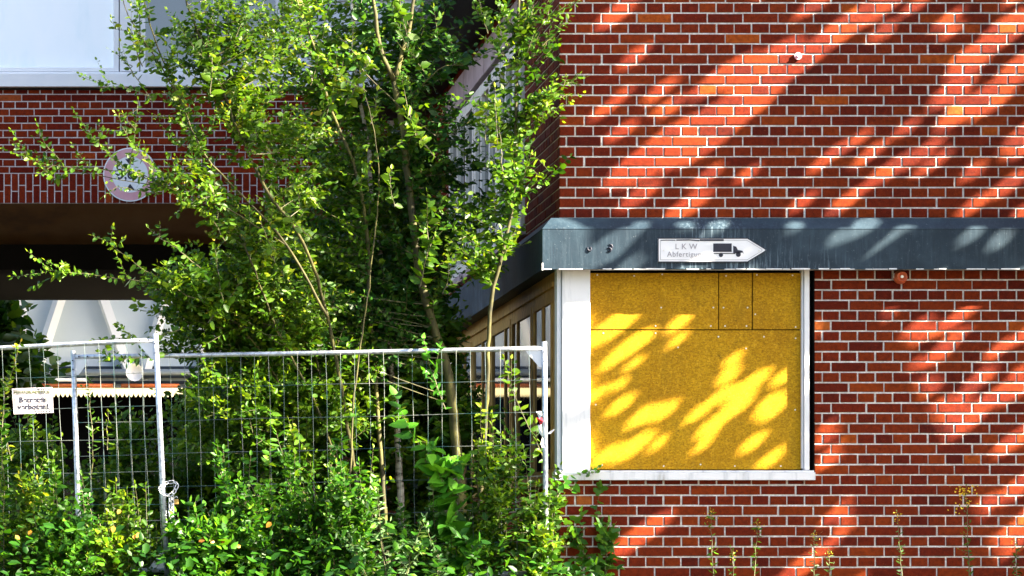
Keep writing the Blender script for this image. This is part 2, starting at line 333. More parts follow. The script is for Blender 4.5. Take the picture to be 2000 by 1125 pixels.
b = MB(); b.box(-.004,.08,.2,8.6,z1+.003,wz1+.05); b.box(-.03,.0,.2,8.6,z1+.05,z1+.09); b.build('window_head_board', M['tan'], RB)
b = MB(); b.box(-.06,.1,.13,8.6,wz0-.03,wz0+.03); b.build('side_sill', M['tan'], RB, bevel=.004)
for (a, c2, mu) in ((2.0,3.5,(2.5,3.0)),(3.55,5.2,(4.1,4.7)),(5.25,7.3,(5.9,6.6))):
    side_window(a, c2, UW[2]+.03, UW[3]-.3, M['beige'], mu, fw=.11, out=-.03)
b = MB()
for k in range(7): b.box(-.055-.002*(k % 2), .02, 1.93+k*.78, 1.93+k*.78+.765, UW[3]-.26, UW[3]+.02)
b.build('metal_lintel', M['lilac'], RB)
b = MB(); b.box(-.05,.05,1.9,7.4,UW[2]-.05,UW[2]+.02); b.build('side_sill', M['lilac'], RB)
b = MB(); b.box(-.62,-.01,.4,YL-.02,5.15,5.2); b.box(-.64,-.6,.4,YL-.02,5.16,5.40); b.build('eaves_soffit', M['darkboard_shade'], RB)
# ------------------------------------------------------------------ left building with the gateway under it
LB = empty('gateway_building', (-6, YL, 4.2), 'brick building with white upper windows bridging the dark gateway on the left', 'building')
def PL(px, py, y=YL): return P(px, py, y)
zs = PL(0,397).z; zw = PL(0,176).z
brickwall('gateway_wall', LB, (0,YL,0), (1,0,0), (0,-1,0), -13.0, -.01, zs, zw, zj=zs+.335, ph=.1, mats=[M['brick2'], M['mortar2']], soldier=.34, seed=9)
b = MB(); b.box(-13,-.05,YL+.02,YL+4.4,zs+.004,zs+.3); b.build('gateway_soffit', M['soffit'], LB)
b = MB(); b.box(-13,-.05,YL+4.9,22.58,zs+.006,zs+.3); b.build('rear_soffit', M['darkboard_shade'], LB)  # continues the brown soffit; the gateway's darkness is painted into its colour
b = MB(); b.box(-13,-.02,YL+4.4,YL+4.9,zs-.32,zs+.28); b.build('downstand_beam', M['darkboard_shade'], LB)
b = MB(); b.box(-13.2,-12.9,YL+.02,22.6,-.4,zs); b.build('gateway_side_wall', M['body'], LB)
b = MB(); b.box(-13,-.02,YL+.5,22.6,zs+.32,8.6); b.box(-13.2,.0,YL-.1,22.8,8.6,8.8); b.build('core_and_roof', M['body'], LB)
# dark dentil line under the sill
b = MB(); b.box(-13,-.02,YL-.015,YL+.3,zw+.002,zw+.03); b.build('shadow_gap', M['darkboard_shade'], LB)
b = MB(); 
zsl = PL(0,172).z; b.box(-13,-.03,YL-.10,YL+.3,zsl,PL(0,146).z); b.box(-13,-.03,YL-.03,YL+.3,PL(0,145).z,PL(0,141).z); b.build('window_ledge', M['ledge'], LB, bevel=.006)
zf = PL(0,140).z
def upper_window(px0, px1, pm, fpx=9, vert=(), z1=8.3):
    x0, x1 = PL(px0,0).x, PL(px1,0).x; fw = fpx*(DC+YL)/FP; f = MB(); y0 = YL-.01
    f.box(x0, x0+fw, y0, YL+.1, zf, z1); f.box(x1-fw, x1, y0, YL+.1, zf, z1); f.box(x0+fw, x1-fw, y0, YL+.1, zf, zf+fw*.8); f.box(x0+fw, x1-fw, y0, YL+.1, z1-fw, z1)
    for v in vert: vx = PL(v,0).x; f.box(vx-fw*.4, vx+fw*.4, y0+.003, YL+.1, zf+fw*.8, z1-fw)
    o = f.build('window', M['ledge'], LB, bevel=.004); g = MB(); g.box(x0+fw, x1-fw, YL+.03, YL+.05, zf+fw*.8, z1-fw); g.build('pane', pm, o)
# white sheet behind clear glass in the left window; dark reflecting glass in the next
m = M['blindglass'] = M['blind']; M['blind'].node_tree.nodes['Principled BSDF'].inputs['Coat Weight'].default_value = 1; M['blind'].node_tree.nodes['Principled BSDF'].inputs['Coat Roughness'].default_value = .03; M['blind'].node_tree.nodes['Principled BSDF'].inputs['Coat IOR'].default_value = 2.0
upper_window(-520, -180, M['blind']); upper_window(-178, 232, M['blind'], 10); upper_window(274, 548, M['glass'], 10, (420,))
b = MB(); b.box(PL(234,0).x, PL(272,0).x, YL-.03, YL+.1, zf, 8.3); b.build('window_mullion', M['ledge'], LB, bevel=.006)
def siding(px0, px1, zlo):
    b = MB(); x0, x1 = PL(px0,0).x, PL(px1,0).x; z = zlo
    while z < 8.4:
        b.add([(x0,YL-.03,z),(x1,YL-.03,z),(x1,YL+.005,z+.098),(x0,YL+.005,z+.098),(x0,YL+.02,z),(x1,YL+.02,z)], [(0,1,2,3),(0,4,5,1)], 0); z += .1
    return b.build('clapboard_siding', M['siding'], LB)
siding(552, 760, zf); siding(784, 838, zf+.02)
b = MB(); b.box(PL(761,0).x, PL(768,0).x, YL-.07, YL+.05, zs+.4, 8.4); b.build('vertical_trim', M['white'], LB, bevel=.004)
brickwall('brick_pier', LB, (0,YL,0), (1,0,0), (0,-1,0), PL(769,0).x, PL(783,0).x, zf, 8.4, ph=.1, mats=[M['brick2'], M['mortar2']], seed=12)
b = MB(); b.box(PL(838,0).x, -.02, YL-.02, YL+.1, zf+.02, 8.4); b.build('corner_board', M['darkboard_shade'], LB)
# ------------------------------------------------------------------ hall seen through the gateway
YH = 34.
def PH(px, py, y=YH): return P(px, py, y)
HB = empty('warehouse', (-10, YH, 0), 'pale cladded warehouse seen in sunlight through the dark gateway', 'building')
b = MB(); b.box(-22, 8, YH, YH+.3, PH(0,770).z, 9.0)
b.build('clad_wall', M['hallwhite'], HB)
b = MB(); b.box(-22, 8, YH+.31, YH+8, 8.9, 9.2); b.box(-22, 20, YH-3.2, YH-.01, 7.8, 7.95); b.box(-22,8,YH+3,YH+3.2,-.2,6); b.build('roof_and_added_eave', M['body'], HB)  # includes an unseen eave added to keep the clad wall in shade
b = MB(); b.box(-22,8,YH+.01,YH+.25,-.2,PH(0,772).z); b.build('loading_opening', M['dark'], HB)
for (pts, r, yy) in (([(42,500),(42,722)],.11,-.12),([(150,480),(72,722)],.12,-.16),([(165,480),(250,722)],.12,-.16),([(345,500),(285,722)],.11,-.14),([(395,500),(395,722)],.075,-.12)):
    b = MB(); b.tube([PH(*p, YH+yy) for p in pts], r, 4); b.build('brace', M['brace'], HB)
for (x0,x1,y0,y1,mm,nm,d) in ((-300,900,716,721,'darkblue','trim_strip',-.1),(-300,900,733,739,'darkblue','trim_strip',-.12),(-300,900,745,750,'darkblue','trim_strip',-.14),(-300,900,757,762,'darkblue','trim_strip',-.11)):
    b = MB(); p = PH(x0,y1); q = PH(x1,y0); b.box(p.x,q.x,YH+d,YH-.002,p.z,q.z); b.build(nm, M[mm], HB)
b = MB(); b.tube([PH(60,727,YH-.3), PH(700,727,YH-.3)], .06, 12); b.build('pipe', M['pipegrey'], HB, smooth=True)
b = MB(); b.tube([PH(-80,742,YH-.35), PH(168,742,YH-.35)], .035, 12); b.build('pipe', M['brace'], HB, smooth=True)
for (x0,x1) in ((76,221),(236,350),(365,470)):
    b = MB(); b.tube([PH(x0,753.5,YH-.4), PH(x1,753.5,YH-.4)], .04, 12)
    tag(b.build('rolled_tarpaulin', M['orange'], smooth=True), {76:'long orange roll lying in the gateway view above the sign on the fence',236:'orange roll behind the sunlit fence post with the chain',365:'orange roll mostly hidden by the tree, rightmost of three'}[x0], 'roll', 'orange rolls on the warehouse')
b = MB(); n = 60
A = PH(-60,758,YH-.9); B = PH(475,758,YH-.9); zz1 = A.z; zz0 = PH(0,768,YH-.9).z; vs = []; seg = 60*6
for i in range(seg+1):
    x = A.x+(B.x-A.x)*i/seg; sc_ = abs(math.sin(math.pi*i/6)); vs += [(x,YH-.9,zz1),(x,YH-.9,zz0-.075*sc_)]
b.add(vs, [(2*i,2*i+1,2*i+3,2*i+2) for i in range(seg)]); b.add([(A.x,YH-.9,zz1+.002),(B.x,YH-.9,zz1+.002),(B.x,YH-.1,zz1+.03),(A.x,YH-.1,zz1+.03)], [(0,1,2,3)])
o = b.build('awning', M['awning']); tag(o, 'pale awning with a scalloped edge seen through the gateway', 'awning'); sm = o.modifiers.new('t','SOLIDIFY'); sm.thickness = .012
b = MB(); c = PH(263,728,YH-.6); vs=[]; fs=[]
for i in range(7):
    th = math.pi/2*i/6
    for j in range(16): vs.append(c+Vector((.17*math.cos(th)*math.cos(j*math.pi/8), .10*math.sin(th)-.1+0, .17*math.cos(th)*math.sin(j*math.pi/8)))*1)
for i in range(6):
    for j in range(16): fs.append((i*16+j, i*16+(j+1)%16, (i+1)*16+(j+1)%16, (i+1)*16+j))
b.add(vs, fs); b.tube([c+Vector((0,-.02,0)), c+Vector((0,.5,0))], .02, 6)
tag(b.build('dish_lamp', M['signwhite'], smooth=True), 'white round dish fixed to the warehouse seen through the gateway', 'lamp')
# ------------------------------------------------------------------ signs and fittings
def textmesh(txt, size, x, y, z, mt, par, bold=0., align='CENTER', sx=1, rot=0., name='lettering', sp=1.):
    c = bpy.data.curves.new(name, 'FONT'); c.body = txt; c.size = size; c.align_x = align; c.align_y = 'CENTER'; c.extrude = .001; c.offset = bold; c.space_character = sp
    o = bpy.data.objects.new(name, c); COL.objects.link(o); dg = bpy.context.evaluated_depsgraph_get(); me = bpy.data.meshes.new_from_object(o.evaluated_get(dg))
    COL.objects.unlink(o); bpy.data.objects.remove(o); me.materials.clear(); me.materials.append(mt)
    o = bpy.data.objects.new(name, me); COL.objects.link(o); o.parent = par; o.location = Vector((x, y, z))-parent_world(par); o.rotation_euler = (R(90), rot, 0); o.scale = (sx,1,1)
    return o
ys_ = -pf-.012
def PS(px, py): return P(px, py, ys_)
SG = empty('direction_sign', PS(1390,490), 'white arrow shaped lorry direction sign screwed to the blue grey band', 'sign')
def arrow(g, y, d, nm, mt, par):
    x0, x1, y0, y1, xt = 1285+g, 1460-g*.2, 465+g*.9, 512-g*.9, 1496-g*1.6
    b = MB(); b.prism([Vector((p.x, y, p.z)) for p in (PS(x0,y1),PS(x1,y1),PS(xt,490),PS(xt,487),PS(x1,y0),PS(x0,y0))], (0,d,0)); return b.build(nm, mt, par)
arrow(0, ys_, .008, 'sign_plate', M['signwhite'], SG)
def line(b, pts, wd, y, d=.0012, closed=False):
    n = len(pts)
    for i in range(n if closed else n-1):
        a, c = Vector(pts[i]), Vector(pts[(i+1) % n]); t = (c-a)
        if t.length < 1e-6: continue
        t.normalize(); nn = Vector((-t.z, 0, t.x))*wd/2
        a2 = a-t*wd*.4; c2 = c+t*wd*.4
        b.prism([Vector((q.x, y, q.z)) for q in (a2-nn, c2-nn, c2+nn, a2+nn)], (0, d, 0))
def outline(g): 
    x0, x1, y0, y1, xt = 1285+g, 1460-g*.2, 465+g*.9, 512-g*.9, 1496-g*1.6
    return [PS(x0,y1),PS(x1,y1),PS(xt,490),PS(xt,487),PS(x1,y0),PS(x0,y0)]
b = MB(); line(b, outline(.7), .006, ys_-.0022, closed=True); line(b, [PS(1291,469.5),PS(1300,469),PS(1318,469.3)], .006, ys_-.003); line(b, [PS(1322,469),PS(1345,468.6),PS(1365,470)], .009, ys_-.0033); line(b, [PS(1368,469),PS(1412,469)], .014, ys_-.0036); b.build('border', M['black'], SG)
b = MB(); line(b, outline(5), .003, ys_-.0016, closed=True); b.build('inner_border', M['faded'], SG)
b = MB(); y = ys_-.0025
def poly(b, pts): b.prism([Vector((p.x, y, p.z)) for p in [PS(*q) for q in pts]], (0,.0015,0))
b2 = lambda *q: None
poly(b, [(1393,492),(1429,492),(1429,475.5),(1393,475.5)]); poly(b, [(1394,496),(1436,496),(1436,494.3),(1394,494.3)])
poly(b, [(1432,493),(1436,494.5),(1440,490),(1444,488.6),(1450,490.5),(1452,495.5),(1447,494.5),(1441,493),(1437,499),(1432.5,495)][::1] if False else [(1432,494),(1440,495),(1450,493),(1452.5,495.5),(1450,490),(1444,488.8),(1441,488.5),(1438,482),(1432,480)])
for cx, cy, rr in ((1408,498,4.2),(1442,497,4.8)): poly(b, [(cx+rr*math.cos(t*math.pi/8), cy+rr*math.sin(t*math.pi/8)) for t in range(16)][::-1])
b.build('lorry_symbol', M['black'], SG)
c = PS(1441,490); b = MB()
p = PS(1340,482); textmesh('L K W', .062, p.x, ys_-.0015, p.z, M['faded'], SG, .0004, sp=1.05)
p = PS(1340,497); textmesh('Abfertigung', .058, p.x, ys_-.0015, p.z, M['faded'], SG, .0002, sp=1.1)
b = MB(); p = PS(1482,490); b.tube([Vector((p.x,ys_-.006,p.z)), Vector((p.x,ys_+.004,p.z))], .006, 8); b.build('screw', M['screw'], SG); b = MB(); p = PS(1296,489); b.tube([Vector((p.x,ys_-.006,p.z)), Vector((p.x,ys_+.004,p.z))], .005, 8); b.build('screw', M['screw'], SG)
# height limit sign on the gateway wall
yr = YL-.04; RS = empty('round_sign', P(254,341,yr), 'round traffic sign with a bleached pink ring on the brick above the gateway', 'sign'); c0 = P(254,341,yr)
def disc(r, yy, d, nm, mt, r2=0, n=48):
    b = MB()
    if not r2: b.prism([Vector((c0.x+r*math.cos(t*2*math.pi/n), yy, c0.z+r*math.sin(t*2*math.pi/n))) for t in range(n)], (0,d,0))
    else:
        for t in range(n):
            a0, a1 = t*2*math.pi/n, (t+1)*2*math.pi/n
            b.prism([Vector((c0.x+q*math.cos(a), yy, c0.z+q*math.sin(a))) for q, a in ((r2,a0),(r,a0),(r,a1),(r2,a1))], (0,d,0))
    return b.build(nm, mt, RS)
disc(.305, yr, .01, 'sign_plate', M['signwhite']); disc(.292, yr-.002, .001, 'sign_ring', M['pink'], .205); disc(.203, yr-.003, .001, 'sign_centre', M['signwhite'])
textmesh('3,6m', .16, c0.x+.01, yr-.0045, c0.z+.0, M['black'], RS, .002)
for sg in (1,-1):
    b = MB(); b.prism([Vector((c0.x-.055, yr-.0045, c0.z+sg*.175)), Vector((c0.x+.055, yr-.0045, c0.z+sg*.175)), Vector((c0.x, yr-.0045, c0.z+sg*.105))], (0,.001,0)); b.build('arrow_mark', M['black'], RS)
# clamp bracket below
# wall lamp under the band and anchor bolt above
c = P(1757,542,-.0); WLp = empty('wall_lamp', c, 'small terracotta coloured round lamp fitting under the blue grey band', 'lamp')
b = MB(); vs=[]; fs=[]; prof=[(.0,.0),(.052,0),(.056,-.02),(.05,-.05),(.04,-.075),(.036,-.08),(.03,-.07),(.0,-.06)]
n = 20
for r_, y_ in prof:
    for j in range(n): vs.append(c+Vector((r_*math.cos(j*2*math.pi/n), y_, r_*math.sin(j*2*math.pi/n)-.05*0)))
for i in range(len(prof)-1):
    for j in range(n): fs.append((i*n+j, i*n+(j+1)%n, (i+1)*n+(j+1)%n, (i+1)*n+j))
b.add(vs, fs); b.build('lamp_body', M['terracotta'], WLp, smooth=True)
b = MB(); b.tube([c+Vector((-.012,-.02,-.045)), c+Vector((-.055,-.03,.0)), c+Vector((-.05,-.02,.03))], .005, 6); b.build('bracket', M['beige'], WLp)
b = MB(); b.tube([c+Vector((0,-.062,0)), c+Vector((0,-.078,0))], .012, 10); b.build('lamp_socket', M['screw'], WLp)
b = MB(); c = P(1558,110,0); b.tube([c, c+Vector((0,-.02,0))], .03, 16); b.tube([c+Vector((0,-.02,0)), c+Vector((0,-.035,0))], .014, 6)
tag(b.build('wall_anchor', M['pink']), 'small round bolt plate fixed high on the sunlit brick wall', 'bolt')
# ------------------------------------------------------------------ mobile fence panels
def lerp(a, b, t): return a+(b-a)*t
def fence(name_label, TLp, TRp, BLp, BRp, nv, nh, tr=.021, gus=('tl','tr'), ext=.05, seed=1):
    TL, TR, BL, BR = [Vector(q) for q in (TLp, TRp, BLp, BRp)]; rn = random.Random(seed)
    E = empty('fence_panel', (BL+BR)/2, name_label, 'fence', 'mobile construction fence panels')
    nrm = (TR-TL).cross(BL-TL).normalized(); nrm = nrm if nrm.y < 0 else -nrm
    upl = (TL-BL).normalized(); upr = (TR-BR).normalized(); ax = (TR-TL).normalized()
    for A, B_, u in ((TL, BL, upl), (TR, BR, upr)):
        b = MB(); b.tube([A+u*ext, lerp(A,B_,.33), lerp(A,B_,.66), B_-u*.04], tr, 12); b.build('fence_post', M['galv'], E, smooth=True)
    b = MB(); pts = [lerp(TL,TR,i/12)+Vector((0,0,-.006*math.sin(math.pi*i/12)+rn.uniform(-.001,.001))) for i in range(13)]; b.tube(pts, tr*.86, 12); b.build('top_rail', M['galv'], E, smooth=True)
    b = MB(); b.tube([BL, lerp(BL,BR,.5), BR], tr*.86, 12); b.build('bottom_rail', M['galv'], E, smooth=True)
    wb = MB(); tz = lambda a, b_, t, s: lerp(lerp(TL,TR,a), lerp(BL,BR,a), t)
    ph = rn.uniform(0,6)
    for i in range(1, nv):
        a = i/nv; amp = .003
        pts = [lerp(lerp(TL,TR,a), lerp(BL,BR,a), t/14)+ax*(amp*math.sin(t*.9+i*1.7))+nrm*(.024+.004*math.sin(i+t*.8)) for t in range(15)]
        if nv == NVL and i == nv-6:                     # one bent wire left of the post
            for t, dd in ((6,.004),(7,.02),(8,.034),(9,.03),(10,.012)): pts[t] = pts[t]+ax*dd
        wb.tube(pts, .0016, 5)
    for j in range(nh):
        t = (j+1)/(nh+1) if nh > 0 else .5
        pts = [lerp(lerp(TL,TR,a/20), lerp(BL,BR,a/20), t)+nrm*(.0285+.003*math.sin(a+j))+Vector((0,0,.003*math.sin(a*.7+j*2))) for a in range(21)]
        wb.tube(pts, .0019, 5)
    wb.build('wire_mesh', M['wire'], E)
    for g in gus:
        c, sx, u = {'tl':(TL,1,-upl),'tr':(TR,-1,-upr),'bl':(BL,1,upl),'br':(BR,-1,upr)}[g]
        s_ = .13; p0 = c+ax*sx*.018+u*.015+nrm*.004; b = MB()
        q = [p0, p0+ax*sx*s_, p0+ax*sx*(s_-.01)+u*.01, p0+ax*sx*.02+u*s_, p0+u*s_]
        b.prism(q, nrm*-.005); b.build('gusset_plate', M['steelplate'], E)
        for k in (.03,.10):
            hc = c+u*k+nrm*(tr+.001); b = MB(); b.tube([hc, hc+nrm*.004], .006, 8); b.build('rivet', M['black'], E)
            hc = c+ax*sx*(k+.02)+nrm*(tr+.001-.003); b = MB(); b.tube([hc, hc+nrm*.004], .006, 8); b.build('rivet', M['black'], E)
    return E
NVL = 30
yR = -1.0; yLft = -.2
F2 = fence('wide wire mesh fence panel standing right of the chain, ending at the white window post', P(143,697,yLft), P(1063,680,yR), P(158,1150,yLft), P(1067,1118,yR), 33, 6, gus=('tl','tr','br'), seed=2)
F1 = fence('left wire mesh fence panel carrying the small white warning sign', P(-488,702,-.1), P(304,664,-1.15), P(-470,1105,-.1), P(326,1114,-1.15), NVL, 6, gus=('tr','br'), seed=5)
# warning sign
ysg = -.87
def PW(px, py, dy=0): return P(px, py, ysg+dy)
FS = empty('warning_sign', PW(64,783), 'small white no entry notice with black border wired to the left fence panel', 'sign')
def quad(b, q, dy, d): b.prism([PW(px,py,dy) for px, py in q], (0,d,0))
b = MB(); quad(b, [(27,809),(105,806),(102,756),(23,759)], 0, .004); b.build('sign_plate', mat('pinkish_white_plate', (.62,.57,.57), .6), FS)
b = MB(); ptsb = [PW(30,805),PW(101,803),PW(98,760),PW(27,762)]; line(b, ptsb, .0035, ysg-.0015, closed=True); line(b, [PW(30,770.5),PW(96,769)], .002, ysg-.0015); b.build('border', M['black'], FS)
p = PW(62.5,766); textmesh('PRIVATGRUNDSTÜCK', .027, p.x, ysg-.002, p.z, M['fadedgreen'], FS, .0006, sx=1.02, rot=-.02)
p = PW(64.5,781); textmesh('Betreten', .057, p.x, ysg-.002, p.z, M['black'], FS, .0018, rot=-.02, sp=1.06)
p = PW(65,794.5); textmesh('verboten!', .057, p.x, ysg-.002, p.z, M['black'], FS, .0018, rot=-.02, sp=1.06)
# chain and padlock
CH = empty('chain', P(325,960,-1.18), 'bright steel chain looped round the fence post and hanging down', 'chain')
def link_(c, t, nrm_, ln=.034, wd=.011, r=.0027):
    t = t.normalized(); s = t.cross(nrm_).normalized(); pts = []
    for k in range(12):
        a = k*math.pi/6; pts.append(c+t*(math.cos(a)*ln/2*.8+(ln*.12 if math.cos(a) > 0 else -ln*.12))+s*math.sin(a)*wd)
    return pts
path = [(316,950,-1.18),(312,955,-1.20),(318,965,-1.21),(330,968,-1.21),(338,964,-1.21),(343,956,-1.18),(347,946,-1.16),(340,941,-1.14),(328,942,-1.12),(318,946,-1.14)]
cb = MB(); pp = [P(*q) for q in path]+[P(316,950,-1.18)]
for k in range(len(pp)-1):
    cb.tube(link_((pp[k]+pp[k+1])/2, pp[k+1]-pp[k], Vector((0,-1,.0)) if k % 2 else Vector((.5,-.6,.6)), ln=(pp[k+1]-pp[k]).length*1.15), .0038, 6, closed=True)
for col, y0, y1 in ((332,970,1008),(336.5,968,1030)):
    z = y0; k = 0
    while z < y1:
        cb.tube(link_(P(col+random.uniform(-.6,.6),z+4,-1.20), Vector((random.uniform(-.05,.05),0,1)), Vector((0,-1,0)) if k % 2 else Vector((.75,-.6,0)), ln=.044), .0038, 6, closed=True); z += 8.2; k += 1
cb.build('links', M['chain'], CH, smooth=True)
PD = empty('padlock', P(343,977,-1.18), 'small brass padlock hanging in the chain on the fence post', 'padlock')
b = MB(); c = P(344,978,-1.18); b.box(c.x-.018,c.x+.018,c.y-.01,c.y+.01,c.z-.028,c.z+.012); b.build('lock_body', M['brass'], PD, bevel=.004)
b = MB(); b.tube([c+Vector((.011*math.cos(a), 0, .012+.014*math.sin(a)+.006)) for a in [math.pi*k/8 for k in range(9)]], .003, 6); b.build('shackle', M['chain'], PD)
# barrier tape scraps on the right post
TP = empty('barrier_tape', P(1056,840,-1.07), 'torn red and white tape scraps tied to the right fence post', 'tape')
def strip(pts, wd, mt, nm):
    b = MB(); vs = []
    for i, p in enumerate(pts): vs += [p+Vector((-wd/2*math.cos(i*.9), wd/2*math.sin(i*.9), 0)), p+Vector((wd/2*math.cos(i*.9), -wd/2*math.sin(i*.9), .003))]
    b.add(vs, [(2*i,2*i+1,2*i+3,2*i+2) for i in range(len(pts)-1)]); o = b.build(nm, mt, TP); sm = o.modifiers.new('t','SOLIDIFY'); sm.thickness = .001
strip([P(1052,804,-1.09),P(1055,812,-1.10),P(1053,820,-1.09)], .04, M['signwhite'], 'white_strip'); strip([P(1053,816,-1.10),P(1057,824,-1.11),P(1056,832,-1.10)], .04, M['red'], 'red_strip')
strip([P(1054,830,-1.09),P(1056,845,-1.11),P(1060,855,-1.10),P(1059,868,-1.10),P(1062,875,-1.10)], .028, M['signwhite'], 'white_strip'); strip([P(1072,848,-1.03),P(1078,842,-1.04),P(1083,839,-1.03)], .035, M['signwhite'], 'white_strip')
# ------------------------------------------------------------------ foliage engine
OV = np.array([(0,0,0),(-.30,.28,.09),(-.27,.66,.07),(0,1,-.06),(.27,.66,.07),(.30,.28,.09)]); OVF = [(0,3,2,1),(0,5,4,3)]
HT = np.array([(0,0,0),(-.28,-.10,.05),(-.50,.14,.12),(-.43,.48,.10),(-.20,.80,.03),(0,1,-.08),(.20,.80,.03),(.43,.48,.10),(.50,.14,.12),(.28,-.10,.05),(0,.40,.0)]); HTF = [(0,10,3,2),(0,2,1),(10,5,4,3),(0,8,7,10),(0,9,8),(10,7,6,5)]
IV = np.array([(0,0,0),(-.34,-.06,.05),(-.52,.26,.08),(-.26,.40,.03),(-.30,.72,.06),(0,1,-.05),(.30,.72,.06),(.26,.40,.03),(.52,.26,.08),(.34,-.06,.05),(0,.42,0)]); IVF = [(0,10,3,2),(0,2,1),(10,5,4,3),(0,8,7,10),(0,9,8),(10,7,6,5)]
SHAPES = {'oval':(OV,OVF), 'heart':(HT,HTF), 'ivy':(IV,IVF)}
class Leaves:
    def __init__(s): s.P = []; s.D = []; s.N = []; s.S = []; s.W = []; s.A = []
    def add(s, p, d, n, size, wd=1., a=None):
        s.P.append(tuple(p)); s.D.append(tuple(d)); s.N.append(tuple(n)); s.S.append(size); s.W.append(wd); s.A.append(random.random() if a is None else a)
    def build(s, name, mt, parent, shape='oval'):
        T, F = SHAPES[shape]; n = len(s.P); P_ = np.array(s.P); D = np.array(s.D); Nn = np.array(s.N); Sz = np.array(s.S); Wd = np.array(s.W); A = np.array(s.A)
        D /= np.linalg.norm(D, axis=1, keepdims=True)+1e-9; X = np.cross(D, Nn); X /= np.linalg.norm(X, axis=1, keepdims=True)+1e-9; Z = np.cross(X, D)
        t = T[None]; curl = RNG.uniform(-1.0,1.8,(n,1)); kz = T[:,2][None]*curl
        V = P_[:,None,:]+Sz[:,None,None]*(X[:,None,:]*(T[:,0][None]*Wd[:,None])[:,:,None]+D[:,None,:]*T[:,1][None,:,None]+Z[:,None,:]*kz[:,:,None])
        k = len(T); V = V.reshape(-1,3)
        if parent: V = V-np.array(parent_world(parent))
        lt = []; ls = []; base_ = 0
        idx = np.concatenate([np.array(f) for f in F]); tot = np.array([len(f) for f in F])
        me = bpy.data.meshes.new(name); me.vertices.add(n*k); me.vertices.foreach_set('co', V.ravel().astype(np.float32))
        li = (idx[None]+np.arange(n)[:,None]*k).ravel(); me.loops.add(len(li)); me.loops.foreach_set('vertex_index', li.astype(np.int32))
        st_ = np.concatenate([[0], np.cumsum(tot)[:-1]]); stt = (st_[None]+np.arange(n)[:,None]*len(idx)).ravel(); me.polygons.add(n*len(F))
        me.polygons.foreach_set('loop_start', stt.astype(np.int32)); me.polygons.foreach_set('loop_total', np.tile(tot, n).astype(np.int32))
        me.update(calc_edges=True); me.validate(); me.materials.append(mt)
        at = me.attributes.new('rnd', 'FLOAT', 'POINT'); at.data.foreach_set('value', np.repeat(A, k).astype(np.float32))
        o = bpy.data.objects.new(name, me); COL.objects.link(o); o.parent = parent; return o
rv = lambda s=1.: Vector((random.gauss(0,s), random.gauss(0,s), random.gauss(0,s)))
def leafy(br, lv, pts, size, gap, wd=1., up=.5, r0=.0025, side=.75, tone=None, spread=1., start=0.):
    # tube along pts and alternate leaves along it
    k = len(pts); br.tube(pts, [r0*(1-.75*i/(k-1)) for i in range(k)], 4, caps=False)
    L_ = [0]
    for i in range(1,k): L_.append(L_[-1]+(pts[i]-pts[i-1]).length)
    s = start*L_[-1]+random.uniform(0, gap); j = random.randint(0,1); base_n = rv()
    tb = random.uniform(0,1) if tone is None else tone
    while s < L_[-1]:
        i = 1
        while i < k-1 and L_[i] < s: i += 1
        f = (s-L_[i-1])/max(1e-6, L_[i]-L_[i-1]); p = pts[i-1].lerp(pts[i], f); t = (pts[i]-pts[i-1]).normalized()
        a = t.cross(Vector((0,-.55,1))); a = a.normalized() if a.length > .01 else Vector((1,0,0))
        a = (a+rv(.35*spread)).normalized()*(1 if j % 2 else -1); j += 1
        d = (t*(1-side)+a*side+rv(.18)+Vector((0,0,-.05))).normalized(); nn = (Vector((random.gauss(0,.5), -.35, .8))*up+rv(.45)).normalized()
        lv.add(p, d, nn, size*1.55*random.uniform(.6,1.2)*(1-.35*s/L_[-1]), wd*.86*random.uniform(.75,1.15), min(1,max(0, tb*.45+random.random()*.55)))
        s += gap*1.3*random.uniform(.6,1.4)
    lv.add(pts[-1], (pts[-1]-pts[-2]).normalized()+rv(.2), (rv(.5)+Vector((0,-.3,.8))), size*.7, wd, min(1, tb*.4+.6))
def bez(a, b, c, n=7): return [a*(1-t)**2+b*2*t*(1-t)+c*t*t for t in [i/(n-1) for i in range(n)]]
